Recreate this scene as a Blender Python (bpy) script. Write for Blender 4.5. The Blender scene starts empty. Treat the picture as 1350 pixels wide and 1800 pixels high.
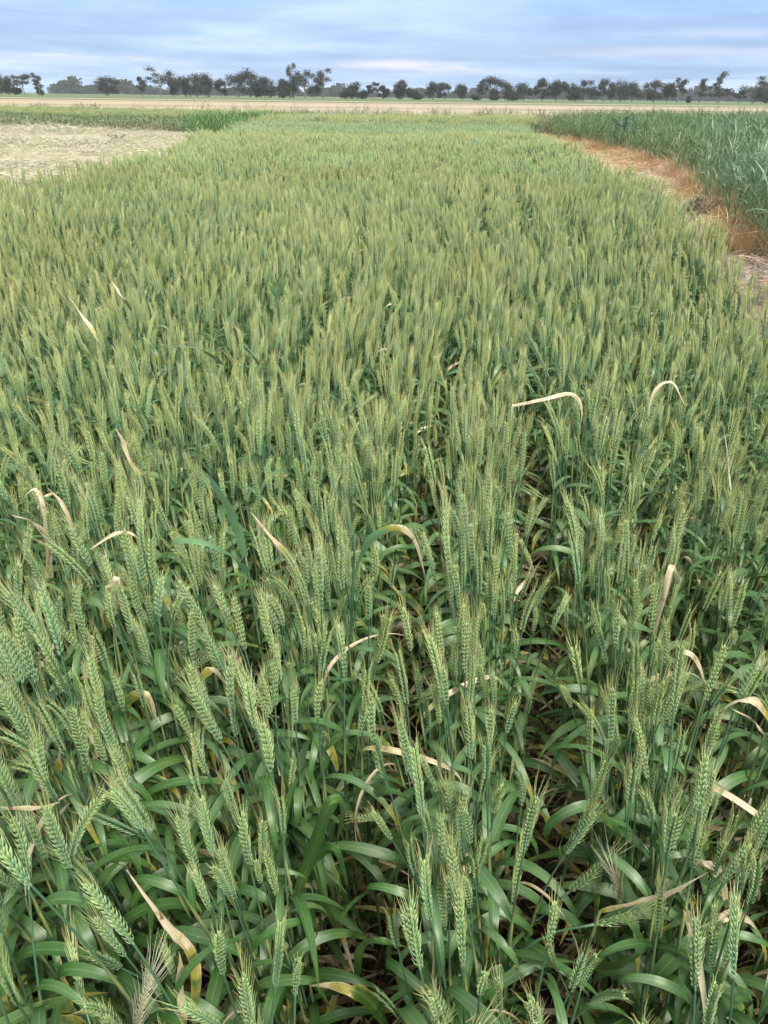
import bpy, math, random
import numpy as np
from mathutils import Matrix, Vector, Euler

R = math.radians
scene = bpy.context.scene
COL = scene.collection
rng = np.random.default_rng(11)
random.seed(5)

# ------------------------------------------------------------------ camera
CAM_H = 1.45
PITCH, ROLL = 29.35, 0.68
FPX = 1300.0
cam_d = bpy.data.cameras.new('camera')
cam_d.sensor_fit = 'VERTICAL'; cam_d.sensor_height = 36.0; cam_d.lens = 26.0
cam_d.clip_start = 0.02; cam_d.clip_end = 12000
cam = bpy.data.objects.new('camera', cam_d); COL.objects.link(cam)
CM = Matrix.Rotation(R(90 - PITCH), 4, 'X') @ Matrix.Rotation(R(ROLL), 4, 'Z')
cam.matrix_world = Matrix.Translation((0, 0, CAM_H)) @ CM
scene.camera = cam
CM3 = np.array(CM.to_3x3())

def hit(px, py, z=0.0):
    """the place in the field, at height z, seen at a point of the photograph"""
    d = CM3 @ np.array([(px - 675) / FPX, -(py - 900) / FPX, -1.0])
    t = (z - CAM_H) / d[2]
    return Vector((d[0] * t, d[1] * t, z))
def far(px, py, dist):
    d = CM3 @ np.array([(px - 675) / FPX, -(py - 900) / FPX, -1.0])
    t = dist / d[1]
    return Vector((d[0] * t, dist, CAM_H + d[2] * t))
def proj(P):
    P = np.atleast_2d(P) - np.array([0, 0, CAM_H])
    c = P @ CM3
    return 675 + FPX * c[:, 0] / -c[:, 2], 900 - FPX * c[:, 1] / -c[:, 2], -c[:, 2]

# ------------------------------------------------------------------ sky and sun
W = bpy.data.worlds.new('World'); scene.world = W; W.use_nodes = True
nt = W.node_tree; N = nt.nodes; L = nt.links
for n in list(N): N.remove(n)
def nd(t, **k):
    n = N.new(t)
    for a, b in k.items():
        if a.startswith('i_'): n.inputs[a[2:]].default_value = b
        else: setattr(n, a, b)
    return n
def mth(op, a, b=None, c=None, clamp=False):
    n = N.new('ShaderNodeMath'); n.operation = op; n.use_clamp = clamp
    for i, v in enumerate((a, b, c)):
        if v is None: continue
        if isinstance(v, (int, float)): n.inputs[i].default_value = v
        else: L.new(v, n.inputs[i])
    return n.outputs[0]
SUN_EL, SUN_AZ = 50, 152
out = nd('ShaderNodeOutputWorld'); bg = nd('ShaderNodeBackground'); bg.inputs['Strength'].default_value = 0.1
sky = nd('ShaderNodeTexSky', sky_type='NISHITA', sun_disc=False, sun_elevation=R(SUN_EL), sun_rotation=R(SUN_AZ))
geo = nd('ShaderNodeTexCoord'); sep = nd('ShaderNodeSeparateXYZ'); L.new(geo.outputs['Generated'], sep.inputs[0])
X, Y, Z = sep.outputs
zc = mth('MAXIMUM', Z, 0.0)
# cloud layer seen in perspective: direction projected on a flat layer overhead
zz = mth('ADD', zc, 0.035)
comb = nd('ShaderNodeCombineXYZ'); L.new(mth('DIVIDE', X, zz), comb.inputs[0]); L.new(mth('DIVIDE', Y, zz), comb.inputs[1])
n1 = nd('ShaderNodeTexNoise', i_Scale=0.17, i_Detail=6.0, i_Roughness=0.52, i_Distortion=0.4); L.new(comb.outputs[0], n1.inputs['Vector'])
n2 = nd('ShaderNodeTexNoise', i_Scale=.8, i_Detail=4.0, i_Roughness=0.6); L.new(comb.outputs[0], n2.inputs['Vector'])
cl = mth('ADD', mth('MULTIPLY', n1.outputs[0], 0.75), mth('MULTIPLY', n2.outputs[0], 0.25))
ramp = nd('ShaderNodeValToRGB'); L.new(cl, ramp.inputs[0])
e = ramp.color_ramp.elements
e[0].position = 0.41; e[0].color = (0.25, 0.40, 0.70, 1)
e[1].position = 0.61; e[1].color = (0.56, 0.70, 0.91, 1)
m = e.new(0.50); m.color = (0.34, 0.52, 0.84, 1)
# thin brighter streaks of cloud low over the trees
az = mth('ARCTAN2', X, Y); el = mth('ARCSINE', Z)
nw = nd('ShaderNodeTexNoise', i_Scale=30.0, i_Detail=4.0, i_Roughness=0.6)
mp = nd('ShaderNodeMapping'); mp.inputs['Scale'].default_value = (1, 1, 9); L.new(geo.outputs['Generated'], mp.inputs[0]); L.new(mp.outputs[0], nw.inputs['Vector'])
elw = mth('ADD', el, mth('MULTIPLY', mth('SUBTRACT', nw.outputs[0], 0.5), 0.008))
azw = mth('ADD', az, mth('MULTIPLY', mth('SUBTRACT', nw.outputs[0], 0.5), 0.10))
def streak(px, py, wpx, hpx):
    v = far(px, py, 1000) - Vector((0, 0, CAM_H)); v.normalize()
    a0, e0 = math.atan2(v.x, v.y), math.asin(v.z)
    wa, wh = wpx / 1500.0, hpx / 1700.0
    a = mth('DIVIDE', mth('SUBTRACT', azw, a0), wa); b = mth('DIVIDE', mth('SUBTRACT', elw, e0), wh)
    d = mth('ADD', mth('MULTIPLY', a, a), mth('MULTIPLY', b, b))
    return mth('POWER', 2.718, mth('MULTIPLY', d, -1.0))
s_bright = None
for a in ((700, 114, 90, 8, 1.0), (790, 121, 60, 5, .8), (95, 97, 50, 4, .55), (235, 102, 32, 5, .6), (1180, 92, 220, 9, .45), (1290, 58, 120, 8, .35), (330, 110, 30, 4, .3)):
    s = mth('MULTIPLY', streak(*a[:4]), a[4]); s_bright = s if s_bright is None else mth('MAXIMUM', s_bright, s)
s_dark = None
for a in ((1210, 45, 120, 9, .8), (1015, 27, 26, 6, .5), (700, 126, 150, 5, .5), (990, 105, 60, 5, .35), (1180, 122, 160, 6, .35)):
    s = mth('MULTIPLY', streak(*a[:4]), a[4]); s_dark = s if s_dark is None else mth('MAXIMUM', s_dark, s)
def mix(fac, a, b):
    n = nd('ShaderNodeMix', data_type='RGBA')
    if isinstance(fac, (int, float)): n.inputs[0].default_value = fac
    else: L.new(fac, n.inputs[0])
    for i, v in ((6, a), (7, b)):
        if isinstance(v, tuple): n.inputs[i].default_value = v
        else: L.new(v, n.inputs[i])
    return n.outputs[2]
c1 = mix(mth('MULTIPLY', s_dark, 0.75), ramp.outputs[0], (0.24, 0.36, 0.66, 1))
c2 = mix(mth('MULTIPLY', s_bright, 0.9), c1, (0.84, 0.78, 0.92, 1))
# an overcast sky is about three times brighter overhead than at the horizon, and whiter
ov = nd('ShaderNodeMapRange'); L.new(zc, ov.inputs[0]); ov.inputs[1].default_value = 0.10; ov.inputs[2].default_value = 0.8
ov.inputs[3].default_value = 1.0; ov.inputs[4].default_value = 3.4
wh = nd('ShaderNodeMapRange'); L.new(zc, wh.inputs[0]); wh.inputs[1].default_value = 0.12; wh.inputs[2].default_value = 0.6
wh.inputs[3].default_value = 0.0; wh.inputs[4].default_value = 0.85
lum = nd('ShaderNodeRGBToBW'); L.new(c2, lum.inputs[0])
wcol = nd('ShaderNodeVectorMath', operation='SCALE'); wcol.inputs[0].default_value = (1.10, 1.0, 0.84); L.new(lum.outputs[0], wcol.inputs['Scale'])
c3 = mix(wh.outputs[0], c2, wcol.outputs[0])
c4 = nd('ShaderNodeVectorMath', operation='SCALE'); L.new(c3, c4.inputs[0]); L.new(mth('MULTIPLY', ov.outputs[0], 3.0), c4.inputs['Scale'])
fin = mix(0.90, sky.outputs[0], c4.outputs[0])
L.new(fin, bg.inputs[0]); L.new(bg.outputs[0], out.inputs[0])

sd = bpy.data.lights.new('sun', 'SUN'); sd.energy = 1.5; sd.angle = R(10); sd.color = (1.0, 0.94, 0.82)
so = bpy.data.objects.new('sun', sd); COL.objects.link(so)
so.rotation_euler = (R(90 - SUN_EL), 0, R(180 - SUN_AZ))

vs = scene.view_settings
vs.view_transform = 'Standard'; vs.look = 'None'; vs.gamma = 1; vs.use_curve_mapping = False; vs.exposure = 1.82
scene.render.engine = 'CYCLES'
cy = scene.cycles
cy.max_bounces = 7; cy.diffuse_bounces = 2; cy.glossy_bounces = 2; cy.transmission_bounces = 5; cy.transparent_max_bounces = 8
cy.volume_bounces = 1; cy.use_denoising = True; cy.use_adaptive_sampling = True; cy.adaptive_threshold = 0.015
cy.sample_clamp_indirect = 6

# ------------------------------------------------------------------ materials
def new_mat(name):
    m = bpy.data.materials.new(name); m.use_nodes = True
    t = m.node_tree
    for n in list(t.nodes): t.nodes.remove(n)
    return m, t
class MT:
    def __init__(s, name):
        s.m, s.t = new_mat(name); s.N = s.t.nodes; s.L = s.t.links
    def node(s, t, **k):
        n = s.N.new(t)
        for a, b in k.items(): setattr(n, a, b)
        return n
    def inp(s, sock, v):
        if isinstance(v, (int, float, tuple)): sock.default_value = v
        else: s.L.new(v, sock)
    def math(s, op, a, b=None, c=None, clamp=False):
        n = s.node('ShaderNodeMath', operation=op, use_clamp=clamp)
        for i, v in enumerate((a, b, c)):
            if v is not None: s.inp(n.inputs[i], v)
        return n.outputs[0]
    def mix(s, f, a, b, bt='MIX'):
        n = s.node('ShaderNodeMix', data_type='RGBA', blend_type=bt)
        s.inp(n.inputs[0], f); s.inp(n.inputs[6], a); s.inp(n.inputs[7], b)
        return n.outputs[2]
    def noise(s, scale, vec=None, detail=3.0, rough=0.5):
        n = s.node('ShaderNodeTexNoise'); n.inputs['Scale'].default_value = scale
        n.inputs['Detail'].default_value = detail; n.inputs['Roughness'].default_value = rough
        if vec is not None: s.L.new(vec, n.inputs['Vector'])
        return n.outputs[0]
    def rng(s, v, a, b, c=0.0, d=1.0, smooth=False):
        n = s.node('ShaderNodeMapRange'); s.inp(n.inputs[0], v)
        if smooth: n.interpolation_type = 'SMOOTHSTEP'
        for i, x in zip((1, 2, 3, 4), (a, b, c, d)): n.inputs[i].default_value = x
        return n.outputs[0]
    def attr(s, name):
        n = s.node('ShaderNodeAttribute', attribute_name=name)
        q = s.node('ShaderNodeSeparateXYZ'); s.L.new(n.outputs['Vector'], q.inputs[0]); return q.outputs
    def obj(s):
        n = s.node('ShaderNodeObjectInfo'); return n.outputs['Random'], n.outputs['Location']
    def pos(s): return s.node('ShaderNodeNewGeometry').outputs['Position']
    def coord(s): return s.node('ShaderNodeTexCoord').outputs['Object']
    def hsv(s, c, h=.5, sa=1.0, v=1.0):
        n = s.node('ShaderNodeHueSaturation'); s.inp(n.inputs['Color'], c)
        for k, x in (('Hue', h), ('Saturation', sa), ('Value', v)): s.inp(n.inputs[k], x)
        return n.outputs[0]
    def finish(s, col, rough=0.5, spec=0.4, trans=0.0, tcol=None, bump=None, bstr=0.2, bdist=0.001):
        p = s.node('ShaderNodeBsdfPrincipled'); s.inp(p.inputs['Base Color'], col)
        s.inp(p.inputs['Roughness'], rough); s.inp(p.inputs['Specular IOR Level'], spec)
        if bump is not None:
            b = s.node('ShaderNodeBump'); b.inputs['Strength'].default_value = bstr; b.inputs['Distance'].default_value = bdist
            s.L.new(bump, b.inputs['Height']); s.L.new(b.outputs[0], p.inputs['Normal'])
        o = s.node('ShaderNodeOutputMaterial'); res = p.outputs[0]
        if trans > 0:
            t = s.node('ShaderNodeBsdfTranslucent'); s.inp(t.inputs[0], tcol if tcol is not None else col)
            x = s.node('ShaderNodeMixShader'); x.inputs[0].default_value = trans
            s.L.new(p.outputs[0], x.inputs[1]); s.L.new(t.outputs[0], x.inputs[2]); res = x.outputs[0]
        s.L.new(res, o.inputs[0]); return s.m

def blade_mat(name, g1, g2, dry=(0.50, 0.38, 0.20, 1), yel=(0.36, 0.33, 0.06, 1), rough=0.42, spec=0.45, trans=0.28):
    """grass blade: attribute lp = (metres along, -1..1 across, dryness)"""
    s = MT(name); a = s.attr('lp'); r, loc = s.obj(); P = s.coord()
    nz = s.noise(60, P, 3); nl = s.noise(0.9, loc, 2)
    g = s.mix(s.rng(s.math('ADD', s.math('MULTIPLY', r, .5), s.math('MULTIPLY', nl, .6)), .2, .9), g1, g2)
    g = s.mix(s.math('MULTIPLY', s.rng(s.noise(7, P, 3), .48, .72), .55), g, (0.20, 0.26, 0.06, 1))
    veins = s.math('SINE', s.math('MULTIPLY', a[1], 26.0))
    g = s.hsv(g, .5, 1.0, s.rng(veins, -1, 1, .92, 1.07))
    rib = s.rng(s.math('ABSOLUTE', a[1]), 0.0, 0.16, 1.0, 0.0)
    g = s.mix(s.math('MULTIPLY', rib, .35), g, (0.25, 0.36, 0.16, 1))
    d = s.math('ADD', a[2], s.math('MULTIPLY', s.math('SUBTRACT', nz, .5), .5))
    d = s.math('ADD', d, s.math('MULTIPLY', s.math('POWER', s.math('ABSOLUTE', a[1]), 3.0), .12))
    c = s.mix(s.rng(d, .36, .50, smooth=True), g, yel)
    dn = s.mix(s.noise(25, P, 4), dry, (0.76, 0.68, 0.50, 1))
    dn = s.mix(s.rng(s.noise(90, P, 2), .6, .75), dn, (0.20, 0.12, 0.07, 1))
    vv = s.node('ShaderNodeCombineXYZ'); s.L.new(s.math('MULTIPLY', a[0], 14.0), vv.inputs[0]); s.L.new(s.math('MULTIPLY', a[1], 5.0), vv.inputs[1]); s.L.new(s.math('MULTIPLY', r, 40.0), vv.inputs[2])
    stk = s.noise(1.0, vv.outputs[0], 4, .6)
    dn = s.hsv(dn, .5, s.rng(stk, .3, .7, 1.25, .7), s.rng(stk, .3, .7, .62, 1.35))
    c = s.mix(s.rng(d, .5, .68, smooth=True), c, dn)
    sp = s.rng(s.noise(220, P, 2, .6), .68, .74)
    c = s.mix(s.math('MULTIPLY', sp, .5), c, (0.40, 0.42, 0.16, 1))
    return s.finish(c, rough, spec, trans, None, s.math('ADD', veins, s.math('MULTIPLY', nz, 2.0)), .16, .0005)
M_LEAF = blade_mat('wheat_leaf', (0.038, 0.120, 0.020, 1), (0.092, 0.180, 0.066, 1), rough=.40, spec=.75, trans=.2)
M_GRASS = blade_mat('grass_blade', (0.090, 0.165, 0.075, 1), (0.14, 0.215, 0.11, 1))
M_OAT = blade_mat('oat_blade', (0.11, 0.20, 0.12, 1), (0.17, 0.28, 0.175, 1), rough=.38, spec=.55)
M_BRIGHT = blade_mat('bright_grass_blade', (0.075, 0.18, 0.06, 1), (0.11, 0.22, 0.08, 1))
M_STRAW = blade_mat('straw', (0.56, 0.41, 0.27, 1), (0.64, 0.50, 0.35, 1), rough=.6, spec=.3, trans=.15)
M_RUST = blade_mat('sprayed_grass', (0.36, 0.20, 0.10, 1), (0.52, 0.36, 0.21, 1), dry=(0.46, 0.29, 0.15, 1), rough=.6, spec=.25, trans=.2)

def stem_mat():
    s = MT('wheat_stem'); a = s.attr('lp'); r, loc = s.obj()
    c = s.mix(r, (0.055, 0.12, 0.07, 1), (0.085, 0.165, 0.09, 1))
    c = s.mix(s.rng(a[0], .0, .30, 1, 0), c, (0.10, 0.11, 0.04, 1))
    c = s.mix(a[2], c, (0.33, 0.36, 0.13, 1))
    return s.finish(c, .42, .5, 0.0)
M_STEM = stem_mat()
def ear_mat(name='wheat_ear', base=(0.155, 0.30, 0.175, 1), tip=(0.32, 0.47, 0.17, 1), gold=(0.56, 0.53, 0.20, 1), gamt=1.0):
    """lp = (fraction up the ear, fraction along the floret, dryness)"""
    s = MT(name); a = s.attr('lp'); r, loc = s.obj(); P = s.coord()
    nl = s.noise(0.8, loc, 2)
    up = s.math('ADD', s.math('MULTIPLY', a[0], .55), s.math('MULTIPLY', r, .35))
    c = s.mix(s.rng(up, .15, .95), base, tip)
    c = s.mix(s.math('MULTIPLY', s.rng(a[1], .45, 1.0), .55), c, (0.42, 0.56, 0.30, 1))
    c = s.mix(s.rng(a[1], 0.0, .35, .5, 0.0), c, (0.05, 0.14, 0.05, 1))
    gz = s.math('MULTIPLY', s.rng(s.math('ADD', s.math('MULTIPLY', nl, .9), s.math('MULTIPLY', s.math('ADD', a[0], r), .22)), .50, .95), .8 * gamt)
    ly = s.node('ShaderNodeSeparateXYZ'); s.L.new(loc, ly.inputs[0]); gz = s.math('MULTIPLY', gz, s.rng(ly.outputs[1], .7, 2.2, .25, 1.0))
    c = s.mix(gz, c, gold)
    c = s.mix(s.rng(s.noise(160, P, 2), .62, .8, 0, .45), c, (0.50, 0.50, 0.26, 1))
    c = s.mix(a[2], c, (0.55, 0.48, 0.34, 1))
    return s.finish(c, .5, .35, .12, None, s.noise(500, P, 2), .3, .0004)
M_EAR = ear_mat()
M_BLUEEAR = ear_mat('blue_green_ear', (0.12, 0.26, 0.19, 1), (0.20, 0.36, 0.24, 1), (0.25, 0.36, 0.2, 1), .3)
def awn_mat():
    s = MT('awn'); a = s.attr('lp'); r, loc = s.obj(); nl = s.noise(0.8, loc, 2)
    c = s.mix(s.rng(a[1], .0, .6), (0.42, 0.56, 0.24, 1), (0.66, 0.66, 0.32, 1))
    f = s.math('MULTIPLY', s.rng(a[1], .5, 1.0), s.rng(s.math('ADD', r, nl), .7, 1.4))
    c = s.mix(s.math('MULTIPLY', f, .8), c, (0.70, 0.42, 0.18, 1))
    c = s.mix(a[2], c, (0.82, 0.80, 0.70, 1))
    return s.finish(c, .45, .4, .25)
M_AWN = awn_mat()

# ------------------------------------------------------------------ mesh helpers
class MB:
    def __init__(s): s.v = []; s.f = []; s.a = []; s.mi = []; s.n = 0
    def add(s, V, F, A, mi=0):
        V = np.asarray(V, float); s.v.append(V); s.a.append(np.asarray(A, float))
        n = s.n
        s.f += [tuple(i + n for i in f) for f in F]; s.mi += [mi] * len(F); s.n += len(V)
    def join(s, o, M, mimap=None):
        """append the parts gathered in another MB, moved by matrix M"""
        M = np.array(M); V = o.V() @ M[:3, :3].T + M[:3, 3]
        n = s.n; s.v.append(V); s.a.append(o.A()); s.f += [tuple(i + n for i in f) for f in o.f]
        s.mi += o.mi if mimap is None else [mimap] * len(o.f); s.n += len(V)
    def V(s):
        if len(s.v) > 1: s.v = [np.concatenate(s.v)]
        return s.v[0]
    def A(s):
        if len(s.a) > 1: s.a = [np.concatenate(s.a)]
        return s.a[0]
    def mesh(s, name, mats, smooth=True):
        me = bpy.data.meshes.new(name); me.from_pydata(s.V().tolist(), [], s.f)
        at = me.attributes.new('lp', 'FLOAT_VECTOR', 'POINT'); at.data.foreach_set('vector', s.A().astype(np.float32).ravel())
        for m in mats: me.materials.append(m)
        if len(mats) > 1: me.polygons.foreach_set('material_index', s.mi)
        me.polygons.foreach_set('use_smooth', [smooth] * len(me.polygons))
        me.update(); return me
def tag(o, label=None, cat=None, group=None, kind=None):
    for k, v in (('label', label), ('category', cat), ('group', group), ('kind', kind)):
        if v: o[k] = v
    return o
def link(name, me, parent=None, mat=None):
    o = bpy.data.objects.new(name, me); COL.objects.link(o)
    if parent is not None: o.parent = parent
    if mat is not None: o.matrix_local = mat
    return o

def tube(mb, pts, rad, sides, attrs, mi=0, cap=True):
    pts = np.asarray(pts, float); n = len(pts)
    T = np.gradient(pts, axis=0); T /= np.linalg.norm(T, axis=1)[:, None] + 1e-12
    ref = np.array([0, 1, 0.01]) if abs(T[0][1]) < .9 else np.array([1, 0, 0.01])
    V = []; A = []
    for i in range(n):
        u = np.cross(ref, T[i]); u /= np.linalg.norm(u); w = np.cross(T[i], u)
        for k in range(sides):
            an = 2 * math.pi * k / sides
            V.append(pts[i] + rad[i] * (math.cos(an) * u + math.sin(an) * w)); A.append(attrs[i])
    F = [(i * sides + k, i * sides + (k + 1) % sides, (i + 1) * sides + (k + 1) % sides, (i + 1) * sides + k) for i in range(n - 1) for k in range(sides)]
    if cap: F.append(tuple(range((n - 1) * sides, n * sides)))
    mb.add(V, F, A, mi)

def blade(mb, length, width, th0, droop, rnd, power=1.4, segs=11, twist=0.6, sway=0.3, keel=0.25, dry0=0.0, dry1=0.3, wave=0.0, mi=0, base_w=.55, kink=None):
    """a grass leaf: starts at the origin pointing th0 from the vertical towards +x, then droops (radians)"""
    V = []; A = []; p = np.zeros(3); az = 0.0
    ds = length / segs; sw = rnd.uniform(-sway, sway); tw = rnd.uniform(-twist, twist); ph = rnd.uniform(0, 6)
    for i in range(segs + 1):
        t = i / segs
        th = th0 + droop * t ** power + (wave * math.sin(ph + t * 7))
        if kink and t > kink[0]: th += kink[1]
        az = sw * t * 1.6
        T = np.array([math.sin(th) * math.cos(az), math.sin(th) * math.sin(az), math.cos(th)])
        S = np.array([-math.sin(az), math.cos(az), 0.0]); Nn = np.cross(T, S)
        a = tw * t * 1.7 + wave * math.sin(ph * 2 + t * 9)
        S2 = S * math.cos(a) + Nn * math.sin(a); N2 = np.cross(T, S2)
        w = width * .5 * (base_w + (1 - base_w) * min(1, t * 4)) * (1 - max(0, (t - .35) / .65) ** 1.7) + .0003
        k = keel * w
        d = dry0 + (dry1 - dry0) * t ** 1.3
        for c, off in ((-1, k), (0, 0), (1, k)):
            V.append(p + S2 * w * c - N2 * off * -1.0); A.append((t * length, c, d))
        p = p + T * ds
    F = []
    for i in range(segs):
        b = i * 3
        F += [(b, b + 1, b + 4, b + 3), (b + 1, b + 2, b + 5, b + 4)]
    mb.add(V, F, A, mi)

# ---- ear
def floret(mb, base, axis, side, ln, w, th, fe, dry, sides=5, mi=0):
    axis = axis / np.linalg.norm(axis); side = side - axis * side.dot(axis); side /= np.linalg.norm(side); nn = np.cross(axis, side)
    V = []; A = []
    for t, r in ((0.0, .35), (.28, .95), (.62, .92), (.86, .36)):
        for k in range(sides):
            an = 2 * math.pi * (k + .5) / sides
            V.append(base + axis * ln * t + side * w * r * math.cos(an) + nn * th * r * math.sin(an)); A.append((fe, t, dry))
    V.append(base + axis * ln); A.append((fe, 1.0, dry))
    F = [(i * sides + k, i * sides + (k + 1) % sides, (i + 1) * sides + (k + 1) % sides, (i + 1) * sides + k) for i in range(3) for k in range(sides)]
    F += [(3 * sides + k, 3 * sides + (k + 1) % sides, 4 * sides) for k in range(sides)]
    mb.add(V, F, A, mi)
    return base + axis * ln, axis

def ear(seed, lod=0, awn_len=.030, dry=0.0, n_sp=None, ln=None, wid=1.0, spread=1.0):
    """returns MB of the spikelets, MB of the awns and a list of single spikelet MBs"""
    rnd = random.Random(seed)
    ln = ln or rnd.uniform(.060, .100); n = n_sp or int(ln / .0036)
    bend = rnd.uniform(-.3, .5); e = MB(); a = MB(); singles = []
    def axis_at(f):
        th = bend * f
        return np.array([math.sin(th), 0, math.cos(th)])
    vw = rnd.uniform(.52, .70)
    pts = [np.zeros(3)]
    for i in range(24): pts.append(pts[-1] + axis_at(i / 24) * ln / 24)
    pts = np.array(pts)
    twist0 = rnd.uniform(0, 3.14); tw = rnd.uniform(-.5, .5)
    if lod >= 1:
        # a toothed spindle: alternate rings wide and narrow
        m = 9 if lod == 1 else 4; sides = 5 if lod == 1 else 4
        P = []; Rr = []; At = []
        for i in range(m + 1):
            f = i / m; j = f * 24
            k = min(23, int(j)); P.append(pts[k] + (pts[k + 1] - pts[k]) * (j - k))
            env = .0056 * wid * (min(1, .45 + f * 3)) * (1 - .65 * max(0, (f - .55) / .45) ** 1.5)
            Rr.append(env * (1.12 if i % 2 else .86)); At.append((f, .9 if i % 2 else .35, dry))
        tube(e, P, Rr, sides, At)
        for k in range(16 if lod == 1 else 3):
            f = rnd.uniform(.3, 1); b = pts[int(f * 24)]; an = rnd.uniform(0, 6.28)
            o = np.array([math.cos(an), math.sin(an), 0]); d = axis_at(f) + o * rnd.uniform(.15, .4); d /= np.linalg.norm(d)
            l = awn_len * rnd.uniform(.7, 1.4) + .008; w = .0005 if lod == 1 else .0012
            s = np.cross(d, o); s /= np.linalg.norm(s)
            a.add([b + o * .004 - s * w, b + o * .004 + s * w, b + o * .004 + d * l], [(0, 1, 2)], [(f, 0, dry), (f, 0, dry), (f, 1, dry)], 1)
        return e, a, singles
    for i in range(n):
        f = (i + .3) / n; j = f * 24; k = min(23, int(j)); c = pts[k] + (pts[k + 1] - pts[k]) * (j - k); ax = axis_at(f)
        an = twist0 + tw * f + (math.pi if i % 2 else 0)
        o = np.array([math.cos(an), math.sin(an), 0]); o = o - ax * o.dot(ax); o /= np.linalg.norm(o); s = np.cross(ax, o)
        sz = (.62 + .45 * min(1, f * 3.0)) * (1 - .35 * max(0, (f - .7) / .3)) * wid * vw * rnd.uniform(.86, 1.14)
        sp = MB()
        for q in (-1, 1, 0):
            d = ax + o * (.30 if q else .44) * rnd.uniform(.8, 1.2) + s * q * .30 * rnd.uniform(.7, 1.3)
            b = c + o * .0012 + s * q * .0016 * sz + (ax * .0022 if q == 0 else 0)
            L0 = (.0150 if q else .0130) * sz * rnd.uniform(.95, 1.08)
            tip, dd = floret(sp, b, d, s, L0, .0023 * sz, .0019 * sz, f, dry)
            if (q or f > .8) and rnd.random() < .9:
                l = awn_len * (.30 + .95 * f) * rnd.uniform(.6, 1.25)
                d2 = ax + dd * .55 * spread + np.array([rnd.uniform(-.08, .08), rnd.uniform(-.08, .08), 0]); d2 /= np.linalg.norm(d2)
                d3 = d2 + o * rnd.uniform(-.12, .22); d3 /= np.linalg.norm(d3)
                tube(a, [tip - dd * .001, tip + d2 * l * .5, tip + d2 * l * .5 + d3 * l * .5], [.00034, .00026, .0001], 3, [(f, 0, dry), (f, .5, dry), (f, 1, dry)], 1, False)
        e.join(sp, np.eye(4)); singles.append(sp)
    return e, a, singles

def stem(seed, H, bend, dry=0.0, sides=5, rings=14, pw=5.0):
    """upright stalk whose top bends towards +x by `bend` radians; returns MB, top point, top tangent angle, samples"""
    rnd = random.Random(seed); P = []; p = np.zeros(3); th_b = rnd.uniform(.02, .12); sw = rnd.uniform(-.03, .03)
    Rr = []; A = []; TH = []
    n = rings * 2
    for i in range(n + 1):
        t = i / n
        th = th_b * (1 - t) + bend * t ** pw
        P.append(p.copy()); TH.append(th)
        p = p + np.array([math.sin(th), sw * math.sin(t * 5), math.cos(th)]) * H / n
    P = np.array(P); idx = list(range(0, n + 1, 2))
    for i in idx:
        t = i / n; Rr.append((.0023 if t < .8 else .0015) * (1 - .15 * t)); A.append((t, 0, dry + (.8 if any(abs(t - q) < .03 for q in (.3, .52, .76)) else 0)))
    mb = MB(); tube(mb, P[idx], Rr, sides, A, 2, False)
    return mb, P, TH
def at_stem(P, TH, f):
    j = f * (len(P) - 1); k = min(len(P) - 2, int(j)); p = P[k] + (P[k + 1] - P[k]) * (j - k)
    return Matrix.Translation(p) @ Matrix.Rotation(TH[k], 4, 'Y')

# shared part meshes -------------------------------------------------
NE = 18
EARS = [ear(100 + i, awn_len=random.uniform(.012, .027)) for i in range(NE)]
EARS.append(ear(300, awn_len=.05, dry=.75, spread=1.6))            # bleached
EARS_ME = [(e.mesh('ear', [M_EAR]), a.mesh('awns', [M_AWN])) for e, a, s in EARS]
STEMS = []
for i in range(16):
    bend = [0.02, .08, .15, .22, .1, .3, .05, .4, .18, .12, .5, .02, .25, .75, .35, 1.35][i]
    STEMS.append(stem(500 + i, random.uniform(.70, .79) if i < 13 else .70, bend))
STEMS_ME = [s[0].mesh('stem', [M_STEM]) for s in STEMS]
LEAVES = {}
def leafset(kind, n, f):
    out = []
    for i in range(n):
        rnd = random.Random(hash((kind, i)) % 9999 if False else 7000 + 97 * len(LEAVES) + i); mb = MB(); f(mb, rnd); out.append(mb)
    LEAVES[kind] = out
leafset('flag', 16, lambda mb, r: blade(mb, r.uniform(.10, .18), r.uniform(.010, .016), r.uniform(.35, .8), r.uniform(1.8, 3.9), r, r.uniform(.7, 1.3), dry1=r.choice([.1, .2, .3, .45, .6]), wave=r.uniform(0, .12)))
leafset('mid', 18, lambda mb, r: blade(mb, r.uniform(.13, .24), r.uniform(.012, .018), r.uniform(.3, .65), r.uniform(1.9, 3.8), r, r.uniform(.7, 1.4), segs=13, twist=1.3, dry1=r.choice([.1, .15, .3, .5, .7]), wave=r.uniform(0, .14)))
leafset('low', 10, lambda mb, r: blade(mb, r.uniform(.16, .25), r.uniform(.011, .016), r.uniform(.5, .9), r.uniform(1.3, 2.4), r, 1.2, segs=12, twist=1.6, dry0=r.choice([.1, .45, .7]), dry1=r.choice([.6, .8, .9]), wave=r.uniform(.05, .3), sway=.8))
leafset('dead', 8, lambda mb, r: blade(mb, r.uniform(.13, .22), r.uniform(.008, .013), r.uniform(.5, 1.0), r.uniform(1.4, 3.0), r, 1.1, segs=12, twist=3.0, dry0=.8, dry1=1.0, wave=r.uniform(.1, .45), sway=1.0, keel=.5))
leafset('tan', 6, lambda mb, r: blade(mb, r.uniform(.16, .24), r.uniform(.008, .012), r.uniform(.3, .7), r.uniform(1.6, 3.1), r, 1.0, segs=13, twist=2.2, dry0=.55, dry1=1.0, wave=r.uniform(.05, .25), sway=.6, keel=.5))
LEAVES_ME = {k: [m.mesh('leaf', [M_LEAF]) for m in v] for k, v in LEAVES.items()}

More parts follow.
